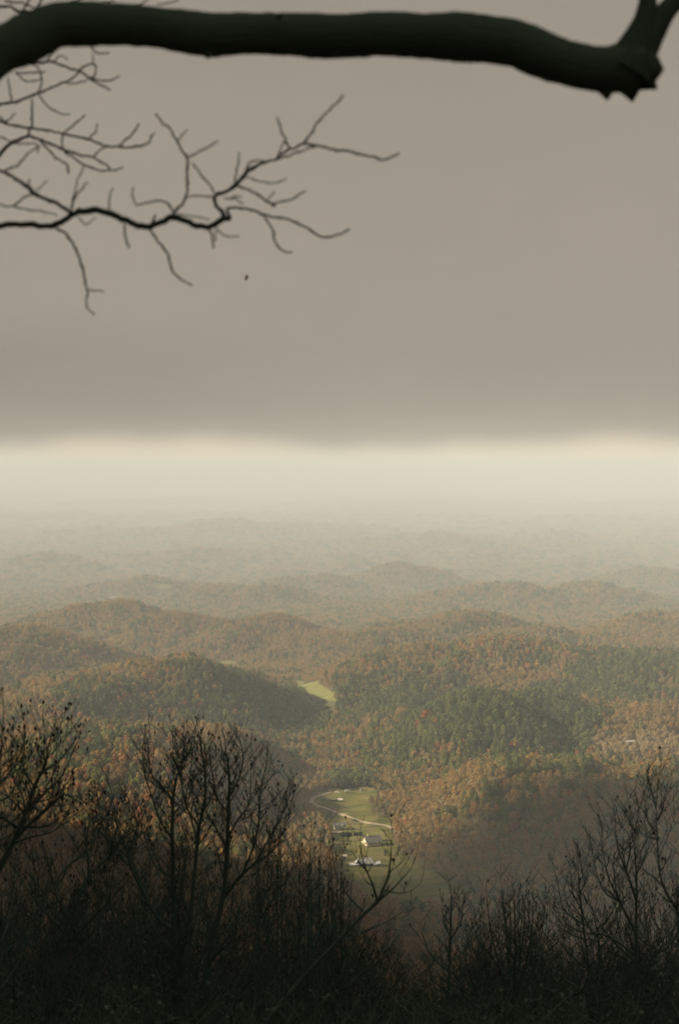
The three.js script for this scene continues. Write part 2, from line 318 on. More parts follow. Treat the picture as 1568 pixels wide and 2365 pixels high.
function sow(d0, d1, cell, half, scale, wideBase = 1, into = woods) {
  for (let d = d0; d < d1; d += cell) for (let x = -half * d; x < half * d; x += cell) {
    const px = x + R(-0.5, 0.5) * cell, pd = d + R(-0.5, 0.5) * cell, z = -pd;
    if (!clearOf(px, z)) continue;
    const [kind, sort] = species(px, pd), big = kind === 'leafy' ? 1.05 : kind === 'pine' ? 1.05 : 0.95;
    plant(kind, px, z, scale * big * R(0.75, 1.25), wideBase * R(0.85, 1.15), tint(kind, sort), 0.4, into);
  }
}
for (const [x, y, r] of [[1455, 1719, 8], [1326, 1736, 7], [262, 1384, 30], [1330, 1249, 50]]) { const p = groundHit(x, y, 900); KEEP_CLEAR.push([p.x, p.z + r * 0.5, r]); }
sow(640, 1650, 4.8, 0.34, 0.88);
sow(1650, 2700, 5.6, 0.31, 0.95);
sow(2700, 4600, 8.5, 0.29, 1.15, 1.2, farWoods);
sow(4600, 8000, 24, 0.28, 2.0, 2.2, farWoods);
sow(8000, 16500, 50, 0.27, 3.0, 3.2, farWoods);
for (let i = 0; i < 9000; i++) { // unseen wood on the added spur and the mountain top behind, for shade
  const k = rnd() < 0.32 ? 0 : 1, t = rnd(), x = lerp(SHADE_SPUR[k][0], SHADE_SPUR[k + 1][0], t) + R(-140, 110), d = lerp(SHADE_SPUR[k][1], SHADE_SPUR[k + 1][1], t) + R(-60, 60);
  if (Math.abs(x) < 0.26 * d + 6 || d < -60) continue;
  const q = rnd(); plant(q < 0.45 ? 'pine' : q < 0.6 ? 'leafy' : 'bare', x, -d, R(0.9, 1.25), 1.1, tint(q < 0.45 ? 'pine' : q < 0.6 ? 'leafy' : 'bare'), 0.4, shadeWoods);
}
for (let i = 0; i < 500; i++) { const x = R(-90, -9), d = R(-40, 16); if (Math.hypot(x, d) < 9 || x > -0.27 * d - 7) continue; plant(rnd() < 0.75 ? 'pine' : 'bare', x, -d, R(0.9, 1.3), 1.1, tint('pine'), 0.4, shadeWoods); }  // unseen trees added left of the camera to shade the foreground
{
  const dummy = new THREE.Object3D(), color = new THREE.Color();
  const make = (name, geo, list, label, category) => {
    const m = new THREE.InstancedMesh(geo, white(), list.length); m.name = name;
    list.forEach(([x, y, z, w, h, turn, c], i) => { dummy.position.set(x, y, z); dummy.rotation.set(0, turn, 0); dummy.scale.set(w, h, w); dummy.updateMatrix(); m.setMatrixAt(i, dummy.matrix); m.setColorAt(i, color.setRGB(...c)); });
    m.castShadow = m.receiveShadow = true; scene.add(m);
    tag(m, label, category, null, 'stuff');
  };
  const gb = bareGeo(5), gl = leafyGeo(6), gp = pineGeo(7);
  make('bare_wood', gb, woods.bare, 'bare brown late autumn woodland covering the nearer hills and valley', 'woodland');
  make('autumn_wood', gl, woods.leafy, 'orange and rust coloured autumn trees scattered over the nearer hills', 'woodland');
  make('pine_wood', gp, woods.pine, 'dark green pines growing in patches on the nearer hills', 'woodland');
  make('bare_wood_001', gb, farWoods.bare, 'hazy brown woodland on the far hills', 'woodland');
  make('autumn_wood_001', gl, farWoods.leafy, 'hazy rust coloured trees scattered over the far hills', 'woodland');
  make('pine_wood_001', gp, farWoods.pine, 'hazy dark pines in patches on the far hills', 'woodland');
  make('bare_wood_002', gb, shadeWoods.bare, 'bare trees on the unseen spur added to shade the foreground', 'woodland');
  make('autumn_wood_002', gl, shadeWoods.leafy, 'autumn trees on the unseen spur added to shade the foreground', 'woodland');
  make('pine_wood_002', gp, shadeWoods.pine, 'pines on the unseen spur and slope at the left, added to shade the foreground', 'woodland');
  console.log('trees', woods.bare.length, woods.leafy.length, woods.pine.length);
}

// single trees that stand out in the woods and round the pasture
function woodTree(name, kind, px, py, scale, wide, color, label, category, group, spot) {
  const p = spot ?? groundHit(px, py, 500), t = thing(name, label, category, group);
  t.position.set(p.x, height(p.x, p.z) - 0.3, p.z); t.scale.set(scale * wide, scale, scale * wide); t.rotation.y = R(0, 6);
  const c = color, key = kind + Math.floor(R(0, 2)), bark = BARK_FAR;
  if (!WG[key]) WG[key] = kind === 'pine' ? pineGeo(30 + key.length + +key.at(-1)) : kind === 'leafy' ? leafyGeo(40 + +key.at(-1)) : bareGeo(50 + +key.at(-1));
  mesh('crown', WG[key], mat(...c, 1, 0.12, { side: THREE.DoubleSide }), t);
  if (!WG.trunk) WG.trunk = new MB().tube([V(0, -1, 0), V(0.06, 2, 0), V(-0.05, 5, 0.05), V(0.03, 7.5, 0)], [0.3, 0.24, 0.15, 0.05], 6).geo();
  mesh('trunk', WG.trunk, bark, t);
  return t;
}
const WG = {}, BARK_FAR = mat(0.12, 0.1, 0.08);
woodTree('orange_tree', 'leafy', 985, 1668, 1.35, 1.25, [0.29, 0.095, 0.03], 'large bright orange tree among the pines on the right middle knoll', 'tree');
woodTree('orange_tree', 'leafy', 968, 1686, 1.1, 1.2, [0.27, 0.10, 0.035], 'smaller orange tree at the lower left of the bright orange tree', 'tree');
woodTree('orange_tree', 'leafy', 1008, 1680, 1.0, 1.2, [0.26, 0.11, 0.04], 'low orange tree at the right of the bright orange tree', 'tree');
woodTree('red_tree', 'leafy', 1188, 1932, 1.2, 1.5, [0.22, 0.05, 0.025], 'dull red tree in the dark wood right of the houses', 'tree');
woodTree('yellow_tree', 'leafy', 1028, 1902, 1.1, 1.0, [0.32, 0.2, 0.055], 'lone yellow tree at the left edge of the dark right wood', 'tree');
woodTree('yellow_tree', 'leafy', 708, 1870, 0.75, 0.9, [0.34, 0.2, 0.045], 'small yellow tree left of the bend in the gravel lane', 'tree');
woodTree('yellow_tree', 'leafy', 681, 1873, 0.8, 1.1, [0.30, 0.17, 0.05], 'yellow orange tree left of the pasture, farther from the lane', 'tree');
woodTree('red_tree', 'leafy', 1182, 1730, 0.9, 1.2, [0.26, 0.06, 0.03], 'red tree on the orange crest above the dark right wood', 'tree');
woodTree('red_tree', 'leafy', 430, 1640, 1.1, 1.1, [0.27, 0.075, 0.045], 'pale red tree on the left hillside behind the tall bare poplar', 'tree');
woodTree('red_tree', 'leafy', 462, 1640, 1.0, 1.2, [0.28, 0.085, 0.05], 'second pale red tree to the right on the left hillside behind the tall bare poplar', 'tree');
woodTree('olive_bush', 'leafy', ...C7(1320, 1075), 0.62, 1.3, [0.2, 0.16, 0.035], 'yellow green bushy tree at the right edge of the pasture beside the grey house', 'tree');
woodTree('orange_tree', 'leafy', ...C7(1460, 1135), 0.7, 1.1, [0.3, 0.12, 0.04], 'orange bush at the pasture edge right of the white roofed house', 'tree');
woodTree('evergreen_tree', 'pine', ...C7(505, 690), 0.55, 1.25, [0.035, 0.05, 0.026], 'small dark evergreen above the white farmhouse', 'tree');
woodTree('evergreen_tree', 'pine', ...C7(1170, 1130), 0.6, 0.8, [0.025, 0.035, 0.02], 'slim dark evergreen at the upper right of the white roofed house', 'tree');
[[862, 1888], [874, 1893], [888, 1897], [898, 1901], [868, 1876], [880, 1885], [894, 1888], [857, 1868], [872, 1862], [884, 1868], [892, 1876]].forEach(([x, y]) =>
  woodTree('field_tree', 'bare', x, y, R(1.0, 1.35), 0.7, [0.17, 0.125, 0.08], 'slim bare tree in the row along the right side of the upper pasture', 'tree', 'bare trees along the right side of the upper pasture'));

// ---------------------------------------------------------------- village
const WHITE = mat(0.62, 0.58, 0.5, 0.8, 0.3), CREAM = mat(0.66, 0.55, 0.4, 0.85, 0.3), GREYROOF = mat(0.13, 0.135, 0.14, 0.85, 0.3), TIN = mat(0.42, 0.42, 0.43, 0.55, 0.5), BLUEW = mat(0.07, 0.085, 0.13, 0.8, 0.3), GLASS = mat(0.03, 0.035, 0.045, 0.15, 1), DARKW = mat(0.09, 0.075, 0.06), TRIM = mat(0.6, 0.58, 0.54, 0.7, 0.3), BRICK = mat(0.28, 0.16, 0.11), DECK = mat(0.2, 0.17, 0.14);
const box = (w, h, d, x, y, z) => new THREE.BoxGeometry(w, h, d).translate(x, y, z);
function gableBody(w, h, d, rise) { const s = new THREE.Shape([new THREE.Vector2(-d / 2, 0), new THREE.Vector2(d / 2, 0), new THREE.Vector2(d / 2, h), new THREE.Vector2(0, h + rise), new THREE.Vector2(-d / 2, h)]); return new THREE.ExtrudeGeometry(s, { depth: w, bevelEnabled: false }).translate(0, 0, -w / 2).rotateY(Math.PI / 2); }
function slopes(w, h, d, rise, over = 0.4, thick = 0.16) { // two roof slabs, ridge along x
  const run = d / 2 + over, ang = Math.atan2(rise, d / 2), len = run / Math.cos(ang);
  return [1, -1].map((s) => box(w + over * 2, thick, len, 0, 0, 0).rotateX(s * ang).translate(0, h + rise - (run / 2) * Math.tan(ang) + thick * 0.62, s * (run / 2)));
}
function windows(parent, list, frame = TRIM) { for (const [x, y, z, w, h, face] of list) { const g = face === 'x' ? box(0.1, h, w, x, y, z) : box(w, h, 0.1, x, y, z), p = face === 'x' ? box(0.06, h - 0.2, w - 0.2, x + Math.sign(x) * 0.05, y, z) : box(w - 0.2, h - 0.2, 0.06, x, y, z + Math.sign(z) * 0.05); const f = mesh('window', g, frame, parent); mesh('pane', p, GLASS, f); } }
function stand(t, cx, cy, turn = 0) { const p = groundHit(...C7(cx, cy), 500); t.position.set(p.x, height(p.x, p.z) + 0.1, p.z); t.rotation.y = turn; return t; }

{ // white farmhouse with cross gables, above the hedges
  const t = stand(thing('farmhouse', 'white farmhouse with grey cross gabled roofs below the gravel lane', 'house'), 618, 800, 0.15);
  mesh('wall', gableBody(8.6, 2.9, 5.6, 1.9), WHITE, t); slopes(8.6, 2.9, 5.6, 1.9).forEach((g) => mesh('roof', g, GREYROOF, t));
  for (const x of [-2.5, 2.3]) { mesh('gable_wing', gableBody(2.4, 2.7, 3, 1.7).rotateY(Math.PI / 2).translate(x, 0, 3.2), WHITE, t); const r = slopes(2.4, 2.7, 3, 1.7, 0.3).map((g) => g.rotateY(Math.PI / 2).translate(x, 0, 3.2)); r.forEach((g) => mesh('roof', g, GREYROOF, t)); }
  windows(t, [[-2.5, 1.5, 4.42, 1, 1.2], [2.3, 1.5, 4.42, 1, 1.2], [0, 1.5, 2.83, 0.9, 1.2], [-4.33, 1.6, 0, 1, 1.2, 'x']]);
  mesh('chimney', box(0.7, 1.6, 0.7, 0.4, 5.1, -0.6), BRICK, t); mesh('porch', box(9.6, 0.35, 2.4, 2.2, 0.1, 5.6), DECK, t);
}
{ const t = stand(thing('garden_wall', 'long grey retaining wall in front of the white farmhouse', 'wall'), 760, 812, 0.05); mesh('wall_face', box(12.5, 0.9, 0.6, 0, 0.3, 0), mat(0.17, 0.16, 0.15), t); mesh('coping', box(12.8, 0.14, 0.8, 0, 0.82, 0), mat(0.24, 0.23, 0.21), t); }
{ // long low outbuilding
  const t = stand(thing('low_outbuilding', 'long low outbuilding with a pale roof left of the dark hedges', 'outbuilding'), 585, 858, 0.05);
  mesh('wall', gableBody(7.6, 1.5, 2.6, 0.5), DARKW, t); slopes(7.6, 1.5, 2.6, 0.5, 0.3, 0.1).forEach((g) => mesh('roof', g, mat(0.42, 0.37, 0.31, 0.7), t)); mesh('door', box(0.8, 1.3, 0.08, 1, 0.65, 1.33), TRIM, t);
}
{ const t = stand(thing('small_shed', 'tiny pale shed at the far left of the white farmhouse yard', 'shed'), 497, 808, 0.1); mesh('wall', gableBody(1.6, 1.6, 1.6, 0.5), CREAM, t); slopes(1.6, 1.6, 1.6, 0.5, 0.2, 0.08).forEach((g) => mesh('roof', g, TIN, t)); mesh('door', box(0.6, 1.3, 0.06, 0, 0.66, 0.82), DARKW, t); }
function hedge(cx, cy, w, h, label) {
  const t = stand(thing('hedge', label, 'hedge'), cx, cy, 0.05), mb = new MB(), rr = mulberry(cx);
  for (let i = 0; i < 700; i++) { const x = (rr() - 0.5) * w, y = rr() * h * (0.92 + 0.16 * n2(x / 2, cx)), z = (rr() - 0.5) * 2.2; tuft(mb, V(x, y, z), 0.55, rr); }
  mesh('foliage', mb.geo(), mat(0.026, 0.04, 0.026, 1, 0.15, { side: THREE.DoubleSide }), t);
  for (let x = -w / 2 + 0.5; x < w / 2; x += 1.1) mesh('stem', new MB().tube([V(x, -0.3, 0), V(x + 0.1, h * 0.7, 0.05)], [0.08, 0.03], 5).geo(), BARK_FAR, t);
}
hedge(703, 890, 8.2, 3.2, 'dark evergreen hedge below the white farmhouse, left of two'); hedge(838, 880, 6.8, 2.9, 'dark evergreen hedge left of the grey roofed house, right of two');
{ // large house: cream gable to the sun, big grey roof to the viewer
  const t = stand(thing('large_house', 'large house with a sunlit cream gable and a broad grey roof', 'house'), 1010, 985, 0.3);
  mesh('wall', gableBody(11.5, 3.0, 8.6, 3.3), CREAM, t); slopes(11.5, 3.0, 8.6, 3.3, 0.5, 0.2).forEach((g) => mesh('roof', g, GREYROOF, t));
  windows(t, [[-5.8, 1.6, -2, 1.1, 1.3, 'x'], [-5.8, 1.6, 2, 1.1, 1.3, 'x'], [-5.8, 4.3, 0, 1, 1.1, 'x'], [-3, 1.5, 4.33, 1.4, 1.2], [0.6, 1.5, 4.33, 1.4, 1.2], [4, 1.5, 4.33, 1.4, 1.2]]);
  const d = mesh('door', box(1, 2.1, 0.12, -1.3, 1.05, 4.34), DARKW, t); mesh('handle', box(0.08, 0.08, 0.1, -0.95, 1.05, 4.44), TIN, d);
  mesh('chimney', box(1.1, 1.9, 0.9, -3.2, 6.9, -0.3), CREAM, t);
  mesh('porch_roof', box(2.6, 0.14, 4.6, -7.2, 2.5, 0.4).rotateZ(0), CREAM, t); for (const z of [-1.6, 2.4]) mesh('porch_post', box(0.18, 2.5, 0.18, -8.3, 1.25, z), TRIM, t);
}
{ const t = stand(thing('garden_hedge', 'dark clipped hedge along the lawn right of the large grey house', 'hedge'), 1172, 948, 0.02), mb = new MB(), rr = mulberry(5); for (let i = 0; i < 320; i++) tuft(mb, V((rr() - 0.5) * 8, rr() * 1.2, (rr() - 0.5) * 1), 0.4, rr); mesh('foliage', mb.geo(), mat(0.035, 0.045, 0.025, 1, 0.15, { side: THREE.DoubleSide }), t); for (let x = -3.6; x < 4; x += 0.9) mesh('stem', new MB().tube([V(x, -0.3, 0), V(x, 0.8, 0)], [0.05, 0.03], 4).geo(), BARK_FAR, t); }
{ // white metal roofed house with cross wing and porch roofs
  const t = stand(thing('white_roofed_house', 'house with bright white metal roofs and dark blue walls nearest the viewer', 'house'), 945, 1236, 0.02);
  mesh('wall', gableBody(8.2, 2.4, 6.4, 3.0), BLUEW, t);
  // a hipped main roof
  const hip = new MB(), a = 4.7, b = 3.8, y0 = 2.3, y1 = 5.6, r = 3.3, A = [V(-a, y0, b), V(a, y0, b), V(a, y0, -b), V(-a, y0, -b), V(-r, y1, 0), V(r, y1, 0)];
  hip.tri(A[0], A[1], A[5]).tri(A[0], A[5], A[4]).tri(A[2], A[3], A[4]).tri(A[2], A[4], A[5]).tri(A[1], A[2], A[5]).tri(A[3], A[0], A[4]).tri(A[0], A[2], A[1]).tri(A[0], A[3], A[2]);
  mesh('roof', hip.geo(), TIN, t);
  const seams = []; for (let x = -3.2; x <= 3.21; x += 0.8) seams.push(box(0.06, 0.08, 4.95, 0, 0, 0).rotateX(Math.atan2(3.3, 3.8)).translate(x, (y0 + y1) / 2 + 0.06, 1.9)); mesh('roof_seam', mergeGeometries(seams), TIN, t);
  mesh('gable_wing', gableBody(5, 2.4, 3.8, 2.4).rotateY(Math.PI / 2).translate(-6.2, 0, 1.2), BLUEW, t); slopes(5, 2.4, 3.8, 2.4, 0.35).forEach((g) => mesh('wing_roof', g.rotateY(Math.PI / 2 - 0.0).translate(-6.2, 0, 1.2), TIN, t));
  mesh('porch_roof', box(6.6, 0.14, 3.2, 0, 0, 0).rotateX(0.3).rotateZ(0.12).translate(-9.2, 2.0, 3.6), TIN, t); mesh('porch_roof', box(5.2, 0.14, 3.4, 0, 0, 0).rotateX(0.35).rotateZ(0.22).translate(7, 2.5, 2.6), TIN, t);
  for (const x of [-12, -9, -6.4, 5.2, 9.0]) mesh('porch_post', box(0.16, 2.0, 0.16, x, 0.9, 4.3), TRIM, t);
  windows(t, [[-2.4, 1.3, 3.23, 1.2, 1.2], [0, 1.3, 3.23, 1.2, 1.2], [2.4, 1.3, 3.23, 1.2, 1.2], [-6.2, 1.3, 3.73, 1.2, 1.2]]);
}
{ const t = stand(thing('white_shed', 'small white shed with a pale roof left of the white roofed house', 'shed'), 668, 1160, 0.15); mesh('wall', gableBody(3.8, 2.2, 3.0, 1.0), WHITE, t); slopes(3.8, 2.2, 3.0, 1.0, 0.3, 0.12).forEach((g) => mesh('roof', g, mat(0.5, 0.44, 0.38, 0.7), t)); mesh('door', box(1.2, 1.8, 0.08, 0.3, 0.9, 1.53), DARKW, t); windows(t, [[-1.93, 1.3, 0, 0.9, 0.8, 'x']]); }
{ const t = stand(thing('hay_shed', 'low dark farm shed with a pale tin end roof in the upper pasture', 'shed'), 545, 468, 0.05); mesh('wall', gableBody(7.2, 1.5, 3.0, 0.5), DARKW, t); slopes(7.2, 1.5, 3.0, 0.5, 0.2, 0.1).forEach((g) => mesh('roof', g, mat(0.11, 0.095, 0.085), t)); mesh('lean_to_roof', box(4.2, 0.1, 3.4, 0, 0, 0).rotateX(0.2).translate(5.6, 1.75, 0.1), mat(0.55, 0.5, 0.45, 0.6, 0.4), t); for (const [x, z] of [[7.4, 1.3], [7.4, -1.3], [4.2, 1.5]]) mesh('post', box(0.16, 1.7, 0.16, x, 0.8, z), DARKW, t); }
const TYRE = mat(0.02, 0.02, 0.02, 0.9);
function vehicle(name, cx, cy, paint, turn, label, category, van) {
  const t = stand(thing(name, label, category), cx, cy, turn), m = mat(...paint, 0.35, 0.6), s = new THREE.Shape();
  const pts = van ? [[-2.3, 0.4], [2.3, 0.4], [2.3, 1.1], [1.7, 1.3], [1.1, 2.0], [-2.3, 2.05]] : [[-2.1, 0.4], [2.1, 0.4], [2.1, 0.8], [1.2, 0.95], [0.6, 1.42], [-1.1, 1.45], [-1.8, 0.95], [-2.1, 0.9]];
  pts.forEach(([x, y], i) => (i ? s.lineTo(x, y) : s.moveTo(x, y)));
  mesh('body', new THREE.ExtrudeGeometry(s, { depth: 1.5, bevelEnabled: true, bevelSize: 0.08, bevelThickness: 0.08, bevelSegments: 2 }).translate(0, 0, -0.75), m, t);
  for (const z of [-0.85, 0.85]) mesh('side_window', box(van ? 1.2 : 1.5, 0.36, 0.03, van ? 0.2 : -0.2, van ? 1.6 : 1.17, z), GLASS, t);
  for (const x of [-1.35, 1.35]) for (const z of [-0.72, 0.72]) { const w = mesh('wheel', new THREE.CylinderGeometry(0.34, 0.34, 0.24, 14).rotateX(Math.PI / 2).translate(x, 0.34, z), TYRE, t); mesh('rim', new THREE.CylinderGeometry(0.18, 0.18, 0.26, 10).rotateX(Math.PI / 2).translate(x, 0.34, z), TIN, w); }
}
vehicle('white_van', 713, 362, [0.75, 0.72, 0.66], 0.1, 'white van parked at the foot of the dark pines', 'van', true);
vehicle('parked_car', 590, 368, [0.6, 0.56, 0.5], -0.2, 'pale parked car left of the white van by the dark pines', 'car');
vehicle('parked_car', 425, 455, [0.16, 0.17, 0.18], 0.1, 'grey parked car left of the low farm shed in the upper pasture', 'car');
vehicle('parked_car', 802, 706, [0.07, 0.06, 0.07], -0.3, 'dark car on the gravel lane above the white farmhouse', 'car');
{ const t = stand(thing('small_shed', 'little grey shed at the right end of the dark pines', 'shed'), 885, 345, 0.2); mesh('wall', gableBody(2.2, 1.8, 2.2, 0.8), mat(0.33, 0.31, 0.29), t); slopes(2.2, 1.8, 2.2, 0.8, 0.2, 0.1).forEach((g) => mesh('roof', g, GREYROOF, t)); mesh('door', box(0.8, 1.5, 0.06, 0, 0.75, 1.12), DARKW, t); }
function farHouse(px, py, w, h, d, turn, label, category = 'building') { const p = groundHit(px, py, 900), t = thing('far_building', label, category); t.position.set(p.x, height(p.x, p.z), p.z); t.rotation.y = turn; mesh('wall', gableBody(w, h, d, h * 0.4), mat(0.3, 0.28, 0.25), t); slopes(w, h, d, h * 0.4, 0.5, 0.3).forEach((g) => mesh('roof', g, mat(0.36, 0.35, 0.33, 0.7), t)); }
farHouse(1455, 1719, 6, 2.6, 4, 0.2, 'white roof showing among the pale bare trees at the right');
farHouse(1326, 1736, 4, 2.4, 3, 0.2, 'tiny pale roof in the wood behind the orange crest at the right');
farHouse(262, 1384, 17, 5, 8, 0.3, 'long white building in the hazy woods at the left');
farHouse(1330, 1249, 13, 9, 10, 0.6, 'bright white building far off in the haze at the right');
farHouse(1388, 1184, 30, 12, 20, 0.6, 'faint white speck of a building at the far right below the horizon');
{ // unseen cloud, added far left of the view to shade the near right woods
  const rr = mulberry(21), parts = [], c = V(222, 20, -842).addScaledVector(SUN_DIR, 2300);
  for (let i = 0; i < 90; i++) { const w = rr() * 6.28, q = Math.sqrt(rr()), s = 45 + 50 * rr() * (1.1 - q); const g = new THREE.IcosahedronGeometry(s, 2), p = g.attributes.position; for (let k = 0; k < p.count; k++) { const f = 1 + 0.22 * n3(p.getX(k) / 30 + i, p.getY(k) / 30, p.getZ(k) / 30); p.setXYZ(k, p.getX(k) * f, p.getY(k) * f * 0.6, p.getZ(k) * f); } parts.push(g.translate(Math.cos(w) * q * 290, (1 - q) * 40 + 12 * rr(), Math.sin(w) * q * 200)); }
  const m = mesh('cloud', mergeGeometries(parts), mat(0.8, 0.8, 0.8), scene); m.geometry.computeVertexNormals(); m.position.copy(c);
  tag(m, 'unseen grey cloud added at the left to shade the near right woods', 'cloud');
}
// ---------------------------------------------------------------- trees of the overlook
function barkMap(seed) { // ridged bark with pale lichen flecks
  const W = 256, H = 512, d = new Uint8Array(W * H * 4), nn = createNoise3D(mulberry(seed));
  for (let j = 0; j < H; j++) for (let i = 0; i < W; i++) {
    const a = (i / W) * 2 * Math.PI, c = Math.cos(a), s = Math.sin(a), v = j / H, w = v * 2 * Math.PI;
    const ridge = 1 - Math.abs(nn(c * 3, s * 3, Math.cos(w) * 0.9 + Math.sin(w) * 0.6)), fine = nn(c * 9, s * 9, Math.cos(w) * 5) * 0.5 + nn(c * 20, s * 20, Math.sin(w) * 9) * 0.3, g = clamp(ridge * 0.75 + fine * 0.3, 0, 1), o = (j * W + i) * 4;
    d[o] = d[o + 1] = d[o + 2] = 255 * g; d[o + 3] = 255;
  }
  const t = new THREE.DataTexture(d, W, H); t.wrapS = t.wrapT = THREE.RepeatWrapping; t.magFilter = THREE.LinearFilter; t.needsUpdate = true; return t;
}
const bumpTex = barkMap(3); bumpTex.repeat.set(1, 1.6);
const LIMB_BARK = mat(0.07, 0.105, 0.082, 1, 0.1, { bumpMap: bumpTex, bumpScale: 0.004 });
const BARK = mat(0.085, 0.13, 0.105, 1, 0.1), TWIG = mat(0.06, 0.078, 0.068, 1, 0.1), PODS = mat(0.06, 0.06, 0.055, 1, 0.1);

{ // the thick limb across the top of the view; its trunk stands just left of the frame
  const t = thing('overhanging_tree', 'big dark bare tree whose thick mossy limb crosses the top of the view', 'tree'), D = 5, q = (x, y, dd = 0) => at(x, y, D + dd);
  const gx = -2.15, base = V(gx, height(gx, -D) - 0.3, -D - 0.1);
  const edges = [[-60, 105, 225], [0, 58, 176], [63, 30, 150], [125, 10, 113], [188, 6, 107], [282, 9, 104], [376, 17, 114], [476, 29, 133], [564, 31, 125], [639, 31, 128], [777, 32, 132], [877, 30, 129], [982, 33, 133], [1068, 31, 140], [1132, 40, 145], [1188, 49, 154], [1244, 70, 177], [1300, 91, 194], [1356, 106, 204], [1400, 110, 210], [1440, 104, 212], [1475, 100, 208], [1500, 118, 200]];
  const P = [], RR = [];
  edges.forEach(([x, a, b], i) => { const nx = edges[Math.min(edges.length - 1, i + 1)], pv = edges[Math.max(0, i - 1)], sl = Math.atan2((nx[1] + nx[2] - pv[1] - pv[2]) / 2, nx[0] - pv[0]); P.push(q(x, (a + b) / 2, 0.15 * Math.sin(x / 300))); RR.push(((b - a) / 2) * Math.cos(sl) / FD * D); });
  RR[RR.length - 1] *= 0.75; P.push(q(1503, 160)); RR.push(0.004);
  P.unshift(V(gx - 0.02, P[0].y - 0.28, -D)); RR.unshift(RR[0] * 1.15);
  const [LP, LR] = smooth(P, RR, 0.012);
  mesh('limb', new MB().tube(LP, LR, 32, 0.062, 2).geo(), LIMB_BARK, t);
  const [TP, TR] = smooth([base, V(gx + 0.03, base.y + 0.5, -D), V(gx, P[0].y - 0.1, -D), V(gx - 0.25, P[0].y + 1.2, -D + 0.1), V(gx - 0.7, P[0].y + 2.8, -D + 0.2)], [0.34, 0.27, 0.24, 0.19, 0.13], 0.06);
  mesh('trunk', new MB().tube(TP, TR, 24, 0.07, 8).geo(), LIMB_BARK, t);
  const up = (pts, wid) => { const [a, b] = smooth(pts.map(([x, y]) => q(x, y, 0.15 * Math.sin(x / 300))), wid.map((w) => w / FD * D), 0.02); return new MB().tube(a, b, 18, 0.05, 5).geo(); };
  mesh('side_branch', up([[1440, 175], [1462, 130], [1478, 85], [1490, 45], [1495, 0], [1490, -60]], [62, 50, 37, 27, 21, 17]), LIMB_BARK, t);
  mesh('side_branch', up([[1452, 172], [1484, 112], [1515, 62], [1542, 20], [1585, -20], [1640, -60]], [50, 36, 27, 23, 20, 16]), LIMB_BARK, t);
  const spike = (x, y, w, tx, ty) => mesh('broken_stub', new MB().tube([q(x, y, 0.0), q(lerp(x, tx, 0.5), lerp(y, ty, 0.5), 0), q(tx, ty, 0)], [w / FD * D, w * 0.6 / FD * D, 0.002], 9, 0.1, x).geo(), LIMB_BARK, t);
  spike(1396, 180, 36, 1402, 232); spike(1452, 182, 40, 1460, 236); spike(1474, 172, 40, 1517, 206); spike(1425, 185, 30, 1432, 214); spike(1418, 112, 12, 1423, 100); spike(480, 122, 14, 482, 137); spike(777, 122, 12, 779, 136); spike(1086, 128, 9, 1087, 149); spike(640, 40, 10, 655, 29);
}
const C1 = (x, y) => [x * 0.6265, y * 0.6265];      // spots read off an enlargement of the upper left
function spray(t, list, depth, trunkName) {
  list.forEach(([w0, w1, pts, name], k) => {
    const dz = (i) => depth + 0.22 * Math.sin(k * 1.7) * Math.min(1, i / 3) + 0.04 * n2(k, i);
    const [a, b] = smooth(pts.map(([x, y], i) => at(...C1(x, y), k ? dz(i) : depth)), [w0, (w0 + w1) * 0.55, w1].map((w) => w * 0.6265 / FD * depth), 0.012);
    const wob = (k ? 0.0045 : 0.006); // the kinks and nodes of grown wood
    a.forEach((p, i) => { const e = Math.min(1, i / 4); p.x += e * wob * (n3(p.x * 22, p.y * 22, k) + 0.5 * n3(p.x * 60, p.y * 60, k + 9)); p.y += e * wob * (n3(p.x * 22, p.y * 22, k + 40) + 0.5 * n3(p.x * 60, p.y * 60, k + 49)); if (k && i % 5 === 3) b[i] *= 1.35; });
    if (k) { b[b.length - 1] *= 1.25; }
    mesh(name ?? (k ? 'twig' : trunkName), new MB().tube(a, b, k ? 6 : 12, 0.2, k * 3.3).geo(), TWIG, t);
  });
}
